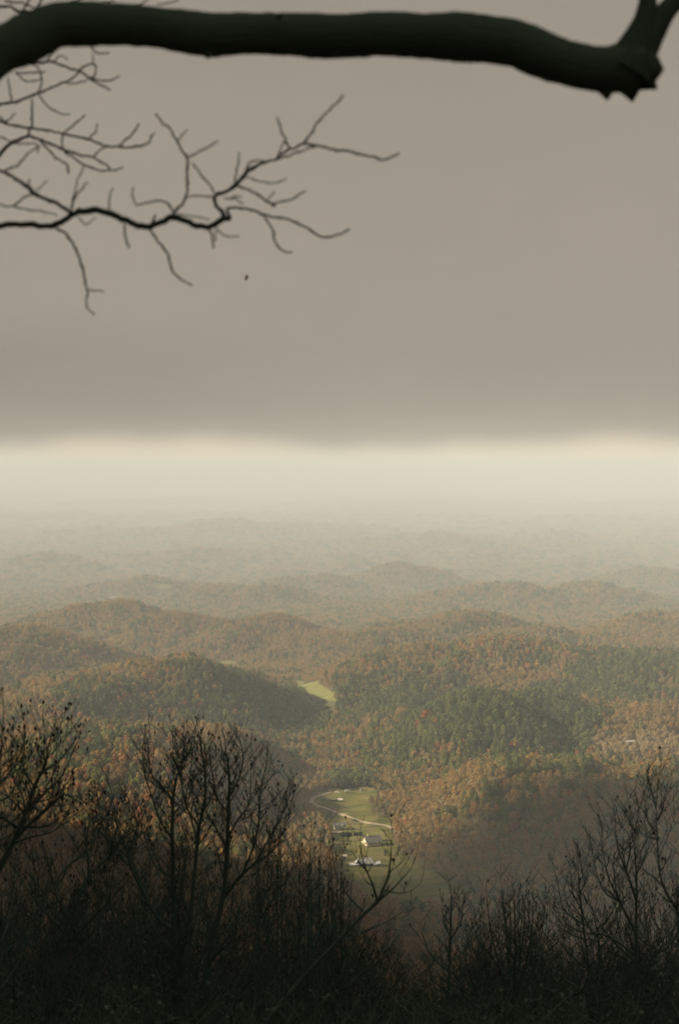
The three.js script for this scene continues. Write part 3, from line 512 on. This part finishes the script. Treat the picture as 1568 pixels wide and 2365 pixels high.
{
  const t = thing('bare_branch', 'long crooked bare branch reaching from the left edge with fine twigs', 'branch');
  spray(t, [
    [11, 9.5, [[-90, 850], [0, 832], [100, 828], [200, 830], [270, 790], [330, 776], [410, 786], [480, 820], [545, 835], [600, 815], [650, 802], [700, 820], [760, 836], [815, 815], [850, 800]]],
    [9, 4.5, [[800, 826], [826, 800], [815, 775], [797, 750], [798, 722], [860, 690], [905, 640], [960, 605], [1020, 585], [1070, 550], [1120, 530]], 'branch_end'],
    [4.5, 3, [[1120, 530], [1178, 540], [1230, 551], [1320, 565], [1410, 588], [1440, 582], [1472, 565]]],
    [4, 2.8, [[1118, 532], [1150, 482], [1210, 410], [1262, 355]]], [3.8, 2.8, [[1070, 550], [1042, 492], [1022, 435]]], [3, 2.2, [[1020, 585], [1036, 545], [1045, 518]]],
    [4, 2.6, [[1015, 588], [1060, 575], [1110, 555], [1165, 540]]], [3.5, 2.6, [[905, 640], [918, 600], [945, 592], [985, 594]]], [3.2, 2.4, [[864, 682], [876, 620], [880, 562]]],
    [3, 2.2, [[905, 650], [960, 670], [1010, 675], [1056, 657]]], [4.5, 3.4, [[872, 685], [930, 705], [985, 742], [1010, 760]]], [3.2, 2.6, [[1000, 752], [1070, 735], [1108, 715], [1127, 700]]], [2.6, 2, [[988, 738], [1010, 702]]],
    [3.2, 2.2, [[825, 730], [868, 735], [895, 752]]], [2.8, 2, [[850, 736], [870, 720], [892, 727]]],
    [5, 3, [[850, 800], [836, 772], [880, 768], [925, 773], [970, 790], [1060, 810], [1120, 835], [1200, 875], [1245, 865], [1285, 845]]], [3.6, 2.6, [[970, 790], [1000, 840], [1025, 905], [1050, 926], [1075, 928]]],
    [3.4, 2.6, [[800, 722], [757, 662], [714, 604]]], [3, 2.6, [[797, 726], [740, 722], [686, 726]]],
    [5, 3, [[632, 806], [645, 780], [685, 727], [690, 650], [690, 586], [655, 525], [635, 485], [602, 455], [577, 421]]], [2.6, 2, [[655, 518], [692, 478]]], [3.2, 2.8, [[690, 582], [750, 550], [802, 517]]],
    [3.6, 2.8, [[640, 782], [615, 750], [570, 740], [505, 752], [491, 730], [490, 693]]], [2.6, 2, [[640, 790], [700, 795], [772, 808]]],
    [4.5, 2.8, [[545, 838], [590, 895], [622, 945], [630, 985], [665, 1030], [710, 1051]]], [3.2, 3.4, [[460, 825], [465, 880], [476, 912]]],
    [4.4, 2.8, [[198, 832], [245, 865], [280, 920], [310, 1000], [322, 1070], [322, 1130], [350, 1160]]], [2.8, 2.2, [[323, 1068], [383, 1075]]],
    [3.4, 3.6, [[770, 838], [780, 872], [785, 914]]], [2.8, 2.2, [[795, 838], [830, 870], [883, 870]]], [2.4, 2, [[797, 848], [790, 890]]], [3, 2, [[404, 785], [405, 740], [419, 692]]],
    [7.5, 5, [[272, 788], [200, 745], [125, 714], [104, 690], [55, 655], [15, 632], [-60, 622]], 'side_branch'],
    [3.4, 2.8, [[125, 714], [82, 735], [48, 760], [-10, 750]]], [3.2, 2.4, [[48, 760], [120, 775], [208, 790]]], [2.4, 2, [[106, 690], [112, 658]]], [2.4, 1.8, [[132, 702], [175, 668]]],
    [3.4, 2.4, [[264, 780], [270, 745], [290, 712], [326, 672]]], [3, 2.4, [[268, 765], [280, 690], [312, 608]]], [3.8, 3, [[15, 632], [70, 606], [95, 574], [142, 540]]], [3, 2, [[290, 800], [320, 825], [350, 805]]], [5, 3, [[560, 828], [567, 808], [578, 796]]],
  ], 6, 'branch_stem');
}
{
  const t = thing('twig_spray', 'spray of thin bare twigs behind the big limb at the upper left', 'branch');
  spray(t, [
    [6.5, 5.5, [[-80, 640], [0, 570], [45, 528], [105, 498]]],
    [4, 3, [[105, 498], [116, 465], [120, 400], [118, 365]]],
    [4.4, 3, [[-60, 415], [0, 445], [40, 460], [110, 470], [220, 490], [325, 515], [400, 540], [440, 535], [500, 481], [513, 460]]],
    [3.6, 2.8, [[420, 540], [500, 542], [545, 525], [571, 488]]], [3, 2.4, [[232, 492], [280, 455], [317, 428]]], [3, 2.4, [[325, 515], [350, 490], [358, 458]]],
    [5, 3.4, [[105, 498], [160, 520], [225, 545], [300, 574], [348, 580]]], [3, 2.6, [[345, 580], [365, 555], [400, 540]]], [3.4, 3, [[345, 580], [398, 615], [404, 632]]],
    [3.6, 2.6, [[225, 545], [300, 600], [378, 630], [452, 620]]], [3.6, 3.4, [[150, 520], [200, 575], [245, 605], [252, 637]]], [2.8, 2.4, [[232, 492], [231, 530], [244, 572]]],
    [5, 3.2, [[-60, 405], [0, 385], [45, 379], [140, 345], [185, 325], [250, 300], [297, 262]]], [3, 2.4, [[140, 345], [156, 300], [150, 262], [110, 222]]], [2.8, 2.2, [[248, 308], [302, 305], [337, 284]]],
    [3, 2.2, [[142, 346], [180, 395], [228, 420], [254, 422]]], [3, 2.2, [[45, 379], [37, 325], [30, 288]]], [3, 2.4, [[58, 268], [130, 266], [168, 263]]],
    [4.5, 3, [[60, 250], [110, 235], [150, 232], [195, 230], [240, 245], [290, 262], [330, 285], [370, 310], [402, 331]]], [3, 2.4, [[332, 285], [376, 300], [420, 292], [439, 279]]], [3.6, 2.6, [[290, 262], [310, 241], [348, 240], [356, 265], [337, 286]]],
    [2.4, 1.8, [[345, 240], [345, 198]]], [2.4, 2, [[200, 232], [220, 206], [252, 217]]], [2.8, 2.2, [[58, 268], [100, 298], [152, 296]]], [2.6, 2, [[165, 232], [200, 193]]], [3, 2.2, [[335, 170], [362, 199], [402, 194]]],
    [6, 4, [[-60, 20], [0, 25], [40, 26], [80, 52]]], [4.4, 3, [[80, 52], [100, 14], [120, -20]]], [4, 3, [[60, 40], [130, 36], [158, -10]]], [3.4, 2.4, [[20, 5], [80, 12], [140, 34]]], [3, 2.4, [[240, 14], [310, -8]]], [3, 2.2, [[250, 10], [345, 14], [420, 2]]], [3, 2.2, [[430, 18], [520, 14], [550, -6]]], [2.6, 2, [[580, 16], [640, 10], [660, -4]]],
    [3, 2.4, [[0, 505], [30, 515], [60, 530]]], [2.6, 2, [[60, 530], [140, 535], [140, 560]]], [3, 2.4, [[0, 430], [25, 445], [60, 420]]],
  ], 6.6, 'branch_stem');
}
{ const t = thing('fallen_leaf', 'tiny yellow leaf drifting in the grey sky below the bare branch', 'leaf'); t.position.copy(at(569, 642, 9)); const s = new THREE.Shape(); s.moveTo(0, -0.022); s.quadraticCurveTo(0.026, -0.004, 0.006, 0.03); s.quadraticCurveTo(-0.03, 0.004, 0, -0.022); mesh('blade', new THREE.ExtrudeGeometry(s, { depth: 0.001, bevelEnabled: false }), mat(0.6, 0.46, 0.16, 1, 0.2, { side: THREE.DoubleSide, transmission: 0.6, thickness: 0 }), t); mesh('stalk', new MB().tube([V(0, -0.02, 0), V(-0.004, -0.034, 0.002)], [0.0012, 0.0008], 4).geo(), TWIG, t); t.rotation.set(0.3, 0.5, -0.3); t.scale.setScalar(0.8); }

// A bare tree grown from trunk and limb lines (points relative to its base). Side shoots sweep upward; seed cones stand on the shoot tips.
function growTree(t, seed, trunkLines, limbLines, o) {
  const rr = mulberry(seed), r = (a, b) => a + (b - a) * rr(), twigs = new MB(), shoots = new MB(), pods = new MB();
  const trunks = new MB(); for (const [pts, rad] of trunkLines) { const [a, b] = smooth(pts, rad, 0.25); trunks.tube(a, b, 9, 0.06, seed); }
  mesh('trunk', trunks.geo(), BARK, t);
  const shoot = (p, dir, len, rad, level) => {
    const pts = [p.clone()], n = level ? 3 : 5, d = dir.clone(); let q = p.clone();
    for (let i = 0; i < n; i++) { d.add(V(r(-0.16, 0.16), o.lift * (level ? 0.10 : 0.16), r(-0.16, 0.16))).normalize(); q = q.clone().addScaledVector(d, len / n); pts.push(q); }
    const rads = pts.map((_, i) => lerp(rad, o.tip, i / n));
    (level ? twigs : shoots).tube(pts, rads, level ? 3 : 4);
    if (level < 1) {
      const m = Math.round(len * o.twigs * r(0.8, 1.2)); let side = rr() < 0.5 ? 1 : -1;
      for (let i = 0; i < m; i++) { const f = r(0.15, 1) * n, k = Math.min(n - 1, Math.floor(f)), at0 = pts[k].clone().lerp(pts[k + 1], f - k), w = V(r(-1, 1), r(-0.1, 0.5), r(-1, 1)).normalize(); side = -side; shoot(at0, d.clone().multiplyScalar(0.75).addScaledVector(w, 0.9).normalize(), r(0.18, 0.5) * o.twigLen, o.tip * 1.25, level + 1); }
    } else if (rr() < o.pods) pods.pod(q, V(r(-0.25, 0.25), 1, r(-0.25, 0.25)).normalize(), r(0.045, 0.085) * o.podSize, r(0.016, 0.026) * o.podSize);
    if (!level && rr() < o.pods * 1.4) pods.pod(q, V(r(-0.2, 0.2), 1, r(-0.2, 0.2)).normalize(), r(0.06, 0.1) * o.podSize, r(0.02, 0.03) * o.podSize);
  };
  const dress = (a, b, from) => { // side shoots along a limb
    let len = 0; const L = []; a.forEach((p, i) => { if (i) len += p.distanceTo(a[i - 1]); L.push(len); });
    const m = Math.round(len * o.shoots);
    for (let k = 0; k < m; k++) {
      const s = lerp(from, 1, (k + r(0, 0.9)) / m) * len; let i = L.findIndex((v) => v >= s); if (i < 1) i = a.length - 1;
      const dir = V().subVectors(a[i], a[i - 1]).normalize(), w = V(r(-1, 1), r(-0.2, 0.6), r(-1, 1)); w.addScaledVector(dir, -w.dot(dir)).normalize();
      shoot(a[i].clone(), dir.clone().multiplyScalar(0.65).addScaledVector(w, 0.75).normalize(), r(0.35, 1) * o.shootLen * (1 - 0.5 * s / len), Math.min(b[i] * 0.6, o.tip * 2.6), 0);
    }
    shoot(a.at(-1).clone(), V().subVectors(a.at(-1), a.at(-2)).normalize(), o.shootLen * 0.5, Math.max(o.tip, b.at(-1) * 0.9), 0);
  };
  for (const [pts, rad] of limbLines) { const [a, b] = smooth(pts, rad, 0.12); mesh('limb', new MB().tube(a, b, 6, 0.08, seed).geo(), BARK, t); dress(a, b, 0.12); }
  for (const [pts, rad] of trunkLines) { const [a, b] = smooth(pts, rad, 0.2); dress(a, b, o.bareTrunk ?? 0.6); }
  if (!shoots.empty) tag(mesh('shoots', shoots.geo(), BARK, t), null, null, null, 'stuff');
  if (!twigs.empty) tag(mesh('twigs', twigs.geo(), TWIG, t), null, null, null, 'stuff');
  if (!pods.empty) tag(mesh('seed_cones', pods.geo(), PODS, t), null, null, null, 'stuff');
}
// trees whose outline the photograph shows: lines read in frame units at a depth of their own
function lineTree(name, label, depth, seed, base, trunk, limbs, o) {
  const t = thing(name, label, 'tree'), b = at(...base, depth); b.y = height(b.x, b.z) - 0.3; t.position.copy(b);
  const rr = mulberry(seed * 7 + 1), u = depth / FD;
  const slim = o.slim ?? 1, lower = (y) => y + (o.drop ?? 50) * clamp((2250 - y) / 450, 0, 1);
  const rel = (l, spread) => { const tilt = (rr() - 0.5) * 2 * spread; return l.map(([x, y], i) => at(x, lower(y), depth + tilt * (i / (l.length - 1))).sub(b)); };
  const trunks = trunk.map(([w, l], k) => [k ? rel(l, 0.5) : [V(0, 0, 0), ...rel(l, 0)], w.map((x) => x * u * 0.55 * slim)]);
  growTree(t, seed, trunks, limbs.map(([w, l]) => [rel(l, 1.1), w.map((x) => x * u * 0.6 * slim)]), o);
  return shade(t);
}
const POPLAR = { lift: 1, tip: 0.003, slim: 0.82, twigs: 9, twigLen: 0.8, pods: 0.09, podSize: 0.64, shoots: 11, shootLen: 0.8, bareTrunk: 0.45 };
lineTree('tulip_poplar', 'tall forked bare poplar with seed cones left of the valley houses', 21, 101, [412, 2500],
  [[[26, 17, 12, 8, 2.5], [[410, 2420], [407, 2250], [402, 2100], [400, 1960], [398, 1850], [405, 1760], [428, 1690]]], [[13, 10, 8, 2.5], [[413, 2250], [440, 2100], [452, 1960], [460, 1870], [475, 1790], [472, 1720], [463, 1670]]], [[18, 12, 9, 2.5], [[455, 2400], [488, 2180], [515, 2050], [525, 1930], [528, 1820], [530, 1740], [521, 1680]]]],
  [
    [[10, 7, 5, 2], [[402, 2135], [370, 2110], [338, 2050], [316, 1985], [262, 1930], [238, 1860], [230, 1815]]], [[7, 5, 2], [[335, 2045], [305, 1975], [290, 1920], [270, 1860], [262, 1800]]], [[6, 4, 2], [[316, 1985], [300, 1930], [318, 1860], [298, 1800]]],
    [[5, 4, 2], [[398, 1900], [370, 1850], [352, 1790], [335, 1740], [330, 1690]]], [[5, 3, 2], [[402, 1800], [378, 1770], [352, 1740], [345, 1700]]], [[5, 3, 2], [[404, 1775], [412, 1720], [402, 1670]]], [[4, 3, 2], [[455, 1900], [440, 1840], [425, 1790], [418, 1720], [425, 1690]]],
    [[5, 3, 2], [[460, 1865], [430, 1810], [440, 1740], [445, 1690]]], [[6, 4, 2], [[525, 1930], [500, 1870], [478, 1830]]], [[5, 3, 2], [[528, 1830], [500, 1790], [492, 1740], [484, 1700]]], [[5, 3, 2], [[530, 1790], [552, 1750], [562, 1700], [558, 1675]]],
    [[9, 6, 4, 2], [[512, 2060], [560, 1990], [590, 1960], [620, 1900], [650, 1840], [664, 1800]]], [[6, 4, 2], [[560, 1990], [585, 1920], [598, 1850], [600, 1780], [612, 1730]]], [[5, 3, 2], [[590, 1960], [630, 1930], [655, 1880], [670, 1830]]],
    [[6, 4, 2], [[495, 2160], [560, 2100], [600, 2060], [640, 2010], [662, 1960]]], [[5, 3, 2], [[402, 2000], [360, 1970], [340, 1910], [325, 1860]]], [[6, 4, 2], [[408, 2200], [370, 2150], [350, 2110], [330, 2090]]], [[5, 3, 2], [[526, 1900], [548, 1850], [575, 1810], [580, 1760]]],
    [[6, 4, 2], [[475, 2240], [500, 2200], [530, 2170], [565, 2160], [600, 2130]]], [[5, 4, 2], [[440, 2100], [420, 2040], [428, 1960], [418, 1900]]],
  ], POPLAR);
lineTree('tulip_poplar', 'leaning bare poplar thick with seed cones at the left edge', 17, 102, [-110, 2300],
  [[[24, 17, 10, 3], [[-95, 2180], [-30, 2010], [25, 1890], [62, 1790], [85, 1720], [102, 1690]]]],
  [[[9, 6, 3], [[40, 1860], [80, 1810], [115, 1780], [150, 1750], [180, 1765]]], [[7, 5, 3], [[65, 1790], [110, 1740], [140, 1712], [158, 1680]]], [[6, 4, 2], [[85, 1725], [105, 1680], [112, 1640], [118, 1620]]], [[6, 4, 2], [[92, 1700], [130, 1680], [155, 1650]]], [[6, 4, 2], [[60, 1800], [52, 1750], [30, 1700], [20, 1660]]], [[8, 5, 3], [[45, 1835], [0, 1800], [-40, 1780]]], [[7, 4, 2], [[50, 1830], [100, 1830], [130, 1815], [140, 1790]]], [[6, 4, 2], [[70, 1770], [100, 1790], [128, 1760]]], [[6, 4, 2], [[30, 1880], [70, 1860], [110, 1850], [135, 1835]]], [[5, 3, 2], [[82, 1735], [60, 1700], [52, 1670]]], [[6, 4, 2], [[60, 1795], [25, 1760], [-10, 1735]]]],
  { ...POPLAR, drop: 85, pods: 0.3, podSize: 0.68, shoots: 6.2, shootLen: 0.75, twigs: 7, twigLen: 0.8, bareTrunk: 0.55 });
lineTree('tulip_poplar', 'bare poplar crown cut by the left edge, reaching highest there', 16, 103, [-220, 2300],
  [[[20, 14, 8, 3], [[-210, 2150], [-150, 1950], [-95, 1800], [-50, 1720]]]],
  [[[8, 5, 2], [[-95, 1800], [-40, 1730], [10, 1690], [40, 1650], [56, 1600]]], [[7, 5, 2], [[-60, 1740], [-30, 1690], [0, 1650], [5, 1600], [7, 1560]]], [[8, 5, 3], [[-110, 1830], [-50, 1800], [10, 1800], [50, 1770], [66, 1745]]], [[6, 4, 2], [[-50, 1720], [0, 1700], [45, 1665], [70, 1640]]], [[6, 4, 2], [[-60, 1770], [0, 1740], [45, 1720], [66, 1700]]], [[7, 4, 2], [[-120, 1860], [-40, 1850], [20, 1830], [50, 1800]]]],
  { ...POPLAR, drop: 110, pods: 0.28, podSize: 0.68, shoots: 6, shootLen: 0.75, twigLen: 0.8 });
lineTree('tulip_poplar', 'bare tree with arching cone tipped limbs between the left edge and the tall forked poplar', 18, 104, [110, 2400],
  [[[20, 14, 9, 4], [[112, 2350], [140, 2200], [165, 2080], [195, 2010]]]],
  [[[9, 7, 4, 2], [[165, 2080], [200, 1980], [250, 1920], [290, 1900], [330, 1890]]], [[8, 5, 2], [[160, 2090], [130, 2010], [150, 1950], [205, 1900], [215, 1870], [228, 1840]]], [[7, 5, 2], [[205, 1990], [205, 1930], [200, 1880], [203, 1845]]], [[6, 4, 2], [[150, 2130], [90, 2050], [50, 1980], [30, 1930]]], [[6, 4, 2], [[255, 1918], [280, 1870], [300, 1850]]], [[6, 4, 2], [[250, 1920], [262, 1880], [255, 1855]]], [[6, 4, 2], [[142, 2190], [200, 2110], [240, 2060], [262, 2010]]]],
  { ...POPLAR, drop: 85, pods: 0.3, shootLen: 0.8 });
lineTree('leaning_poplar', 'leaning bare tree forking into tall upright stems in front of the white roofed house', 19, 105, [560, 2480],
  [[[24, 15, 11], [[600, 2400], [690, 2270], [780, 2165], [843, 2092], [872, 2062]]]],
  [[[9, 6, 4, 1.6], [[872, 2062], [858, 2010], [842, 1970], [834, 1930], [832, 1890]]], [[9, 7, 5, 1.6], [[872, 2062], [895, 2000], [902, 1950], [905, 1890]]], [[8, 5, 3], [[868, 2066], [905, 2030], [930, 2000], [946, 1980]]], [[6, 4, 2], [[885, 2030], [920, 2040], [945, 2035]]], [[6, 4, 2], [[843, 2092], [800, 2040], [775, 1990], [768, 1940]]], [[5, 3, 2], [[850, 1985], [830, 1960], [812, 1930]]], [[5, 3, 2], [[898, 1985], [925, 1960], [935, 1920]]], [[6, 4, 2], [[780, 2165], [840, 2140], [900, 2110], [940, 2080]]], [[6, 3, 2], [[700, 2255], [690, 2170], [700, 2100], [695, 2040]]]],
  { ...POPLAR, slim: 0.58, pods: 0.13, shoots: 3.6, shootLen: 0.5, twigs: 6 });
lineTree('slim_tree', 'slim straight young tree below the lower field, standing alone', 26, 106, [1034, 2480],
  [[[12, 8, 6, 2], [[1034, 2400], [1036, 2280], [1039, 2180], [1041, 2090], [1042, 2052]]]],
  [[[5, 4, 2], [[1037, 2240], [1010, 2220], [985, 2180], [980, 2160]]], [[5, 4, 2], [[1038, 2220], [1068, 2190], [1085, 2140]]], [[4, 3, 1.6], [[1039, 2160], [1062, 2120], [1068, 2075]]], [[4, 3, 1.6], [[1040, 2150], [1024, 2120], [1022, 2090]]], [[4, 3, 2], [[1036, 2300], [1060, 2270], [1080, 2255]]], [[4, 3, 2], [[1036, 2290], [1005, 2270], [990, 2240]]]],
  { ...POPLAR, pods: 0.05, shoots: 4, shootLen: 0.7, tip: 0.0045 });
lineTree('vase_shaped_tree', 'bare many stemmed tree fanning out like a vase right of the lower field', 24, 107, [1182, 2480],
  [[[14, 10], [[1182, 2400], [1184, 2300]]]],
  [[[7, 5, 2], [[1183, 2320], [1150, 2220], [1132, 2130], [1124, 2060]]], [[7, 5, 2], [[1184, 2310], [1172, 2200], [1165, 2110], [1160, 2040]]], [[7, 5, 2], [[1184, 2310], [1190, 2200], [1188, 2110], [1186, 2050]]], [[7, 5, 2], [[1185, 2310], [1202, 2200], [1210, 2120], [1211, 2060]]], [[7, 5, 2], [[1185, 2320], [1215, 2220], [1228, 2130], [1230, 2065]]], [[6, 4, 2], [[1184, 2330], [1130, 2250], [1110, 2180], [1108, 2120]]], [[6, 4, 2], [[1186, 2330], [1235, 2240], [1255, 2170], [1262, 2110]]], [[5, 3, 2], [[1172, 2200], [1180, 2130], [1176, 2075]]], [[5, 3, 2], [[1202, 2200], [1196, 2130], [1199, 2080]]]],
  { ...POPLAR, slim: 0.68, pods: 0.04, shoots: 5.6, shootLen: 0.8 });
lineTree('slim_tree', 'thin tall bare tree standing right of the vase shaped tree', 25, 108, [1368, 2480],
  [[[13, 9, 6, 2], [[1366, 2400], [1358, 2230], [1345, 2110], [1336, 2010], [1333, 1950]]]],
  [[[5, 3, 2], [[1342, 2080], [1322, 2040], [1318, 2000]]], [[5, 3, 2], [[1346, 2120], [1300, 2080], [1290, 2030], [1282, 1990]]], [[6, 4, 2], [[1352, 2180], [1400, 2140], [1425, 2090], [1432, 2050]]], [[5, 3, 2], [[1350, 2160], [1308, 2140], [1290, 2100]]], [[4, 3, 2], [[1339, 2040], [1352, 2000], [1355, 1970]]], [[6, 4, 2], [[1358, 2240], [1310, 2190], [1285, 2160], [1262, 2150]]]],
  { ...POPLAR, slim: 0.68, pods: 0.03, shoots: 5.2, shootLen: 0.8 });
lineTree('spreading_tree', 'broad bare tree with long left limbs in the lower right', 20, 109, [1476, 2500],
  [[[15, 10, 6.5, 2], [[1474, 2400], [1470, 2260], [1468, 2120], [1469, 2010], [1466, 1950], [1462, 1900]]]],
  [[[8, 6, 3, 2], [[1469, 2150], [1430, 2060], [1405, 2000], [1392, 1930], [1390, 1880]]], [[8, 5, 3, 2], [[1469, 2060], [1445, 1980], [1425, 1920], [1420, 1850]]], [[8, 5, 3], [[1470, 2200], [1400, 2150], [1340, 2140], [1310, 2120]]], [[6, 4, 2], [[1467, 1990], [1488, 1950], [1498, 1910]]], [[7, 4, 2], [[1470, 2220], [1420, 2170], [1370, 2090], [1350, 2020]]], [[6, 4, 2], [[1430, 2060], [1398, 2040], [1380, 2000], [1372, 1960]]], [[6, 4, 2], [[1470, 2180], [1500, 2110], [1512, 2050]]], [[5, 3, 2], [[1445, 1980], [1455, 1920], [1448, 1880]]]],
  { ...POPLAR, slim: 0.68, pods: 0.03, shoots: 5.6, shootLen: 0.9 });
lineTree('curved_tree', 'tall thin bare tree bending up along the right edge', 18, 110, [1610, 2500],
  [[[14, 9, 6.5, 4, 1.5], [[1604, 2400], [1590, 2200], [1565, 2092], [1530, 2020], [1520, 1960], [1517, 1890], [1514, 1820], [1520, 1745]]]],
  [[[6, 4, 2], [[1530, 2020], [1500, 1990], [1470, 1970]]], [[5, 3, 2], [[1519, 1950], [1538, 1900], [1550, 1860]]], [[5, 3, 2], [[1516, 1880], [1495, 1850], [1490, 1815]]], [[5, 3, 2], [[1514, 1820], [1506, 1790], [1500, 1765]]], [[5, 3, 2], [[1517, 1900], [1488, 1890], [1465, 1870]]], [[5, 3, 2], [[1560, 2085], [1568, 2030], [1575, 1980]]], [[5, 3, 2], [[1516, 1850], [1530, 1820], [1533, 1790]]]],
  { ...POPLAR, slim: 0.68, pods: 0.03, shoots: 5.4, shootLen: 0.6, bareTrunk: 0.4 });
// stands of straight young stems
const STAND = { ...POPLAR, slim: 0.6, pods: 0.06, shoots: 3.4, shootLen: 0.7, twigs: 6 };
const stem = (i, x, y0, y1, depth, name, label, group) => { const lean = (i % 3 - 1) * 6, t = lineTree(name, label, depth, 300 + i, [x, 2480], [[[11, 8, 5, 1.8], [[x, 2400], [x + lean * 0.4, lerp(2400, y0, 0.4)], [x + lean * 0.5 - 3, lerp(2400, y0, 0.75)], [x + lean, y0]]]], [[[4, 3, 1.8], [[x, lerp(2400, y0, 0.45)], [x - 16, lerp(2400, y0, 0.58)], [x - 22, lerp(2400, y0, 0.75)]]], [[4, 3, 1.8], [[x, lerp(2400, y0, 0.5)], [x + 16, lerp(2400, y0, 0.62)], [x + 22, lerp(2400, y0, 0.82)]]], [[4, 2.6, 1.6], [[x, lerp(2400, y0, 0.62)], [x - 10, lerp(2400, y0, 0.74)], [x - 13, lerp(2400, y0, 0.88)]]]], STAND); if (group) t.userData.group = group; };
[[604, 1905], [622, 1880], [640, 1890], [655, 1870], [596, 1960]].forEach(([x, y], i) => stem(i, x, y, 0, 23 + i, 'slender_tree', 'slender upright bare tree in the clump just right of the tall forked poplar', 'upright trees right of the forked poplar'));
[[695, 1955], [712, 1900], [724, 1950], [741, 1885], [757, 1925], [772, 1950], [790, 1935]].forEach(([x, y], i) => stem(10 + i, x, y, 0, 21 + i * 1.3, 'slender_tree', 'slender upright bare tree in the clump left of the white roofed house', 'upright trees left of the white roofed house'));

// ---------------------------------------------------------------- the thicket along the bottom
const protos = [0, 1, 2, 3, 4].map((k) => {
  const t = new THREE.Group(), rr = mulberry(900 + k), r = (a, b) => a + (b - a) * rr(), H = 10, wob = () => r(-0.22, 0.22);
  const tr = [V(0, 0, 0), V(wob(), 3, wob()), V(wob() * 2, 6, wob() * 2), V(wob() * 3, 8.4, wob() * 3), V(wob() * 3, 10, wob() * 3)], limbs = [], c = new THREE.CatmullRomCurve3(tr);
  for (let i = 0; i < 12; i++) { const f = 0.34 + 0.56 * (i / 12) + r(0, 0.04), p = c.getPoint(f), w = i * 2.4 + r(-0.4, 0.4), L = r(1.6, 2.6) * (1.25 - f) * (k === 2 ? 1.4 : 1), o = V(Math.cos(w), 0, Math.sin(w)); limbs.push([[p, p.clone().addScaledVector(o, L * 0.45).add(V(0, L * 0.35, 0)), p.clone().addScaledVector(o, L * 0.8).add(V(0, L * 0.95, 0)), p.clone().addScaledVector(o, L * 0.95).add(V(0, L * 1.6, 0))], [0.035, 0.022, 0.012, 0.007]]); }
  growTree(t, 950 + k, [[tr, [0.11, 0.085, 0.06, 0.03, 0.008]]], limbs, { lift: 1, tip: 0.0055, twigs: 6, twigLen: 1.1, pods: k < 2 ? 0.12 : 0.02, podSize: 1.15, shoots: 3.2, shootLen: 1.0, bareTrunk: 0.4 });
  return shade(t);
});
let thicketCount = 0;
function thicket(px, topY, depth) {
  const p = at(px, topY, depth), g = height(p.x, p.z) - 0.2, H = p.y - g, c = protos[thicketCount % 5].clone(); if (H < 2.5) return;
  c.name = numbered('thicket_tree'); c.position.set(p.x, g, p.z); c.rotation.y = R(0, 6.28); const s = H / 10.4; c.scale.set(Math.max(s, 0.55), s, Math.max(s, 0.55)); thicketCount++;
  tag(c, 'dark bare tree crowded in the thicket along the bottom of the view', 'tree', 'bare trees of the dark thicket'); scene.add(c);
}
for (let i = 0; i < 170; i++) { // denser and taller towards the left
  const px = -40 + 1650 * ((i * 0.618) % 1), left = 1 - clamp(px / 760, 0, 1), depth = R(20, 54), gap = near(px, 0, 985, 0, 100, 1);
  thicket(px, lerp(2150, 2080, Math.min(1, left * 1.6)) + 110 * gap + R(-110 + 50 * gap, 60) + 200 * Math.pow(rnd(), 1.6) + (depth < 26 ? 40 : 0), depth);
}
{ // saplings and brush on the slope
  const rr = mulberry(60), mb = new MB(), r = (a, b) => a + (b - a) * rr();
  for (let i = 0; i < 7; i++) {
    const w = rr() * 6.28, lean = r(0.1, 0.75); let p = V(Math.cos(w) * 0.12, -0.2, Math.sin(w) * 0.12); const pts = [p.clone()], d = V(Math.cos(w) * lean, 1, Math.sin(w) * lean).normalize();
    for (let k = 0; k < 5; k++) { d.add(V(r(-0.3, 0.3), r(-0.05, 0.25), r(-0.3, 0.3))).normalize(); p = p.clone().addScaledVector(d, r(0.45, 0.75)); pts.push(p); }
    mb.tube(pts, [0.02, 0.017, 0.013, 0.01, 0.007, 0.004], 4);
    for (let k = 0; k < 11; k++) { const f = r(1, 5), q = Math.min(4, Math.floor(f)), e = pts[q].clone().lerp(pts[q + 1], f - q), h = e.clone().add(V(r(-0.5, 0.5), r(0.05, 0.45), r(-0.5, 0.5))), g = h.clone().add(V(r(-0.3, 0.3), r(0.05, 0.35), r(-0.3, 0.3))); mb.tube([e, h, g], [0.007, 0.005, 0.003], 3); mb.tube([h, h.clone().add(V(r(-0.3, 0.3), r(0.0, 0.3), r(-0.3, 0.3)))], [0.005, 0.003], 3); if (rr() < 0.3) tuft(mb, g, 0.06, rr); }
  }
  const N = 1500, m = new THREE.InstancedMesh(mb.geo(), mat(0.12, 0.165, 0.12, 1, 0.1, { side: THREE.DoubleSide }), N), o = new THREE.Object3D(); m.name = 'undergrowth';
  for (let i = 0; i < N; i++) { const d = R(16, 60), x = R(-0.3, 0.3) * d, g = height(x, -d); o.position.set(x, g, -d); o.rotation.set(R(-0.2, 0.2), R(0, 6.28), R(-0.2, 0.2)); const s = Math.max(0.5, (at(784, 2290 + 420 * Math.pow(rnd(), 0.8) + 60 * n2(x / 3, d / 6), d).y - g) / 3.0); o.scale.set(Math.min(s, 1.6) * R(0.9, 1.4), s, Math.min(s, 1.6) * R(0.9, 1.4)); o.updateMatrix(); m.setMatrixAt(i, o.matrix); }
  m.castShadow = m.receiveShadow = true; scene.add(m); tag(m, 'dark tangled brush and saplings on the slope below the viewpoint', 'undergrowth', null, 'stuff');
}
renderer.render(scene, camera);
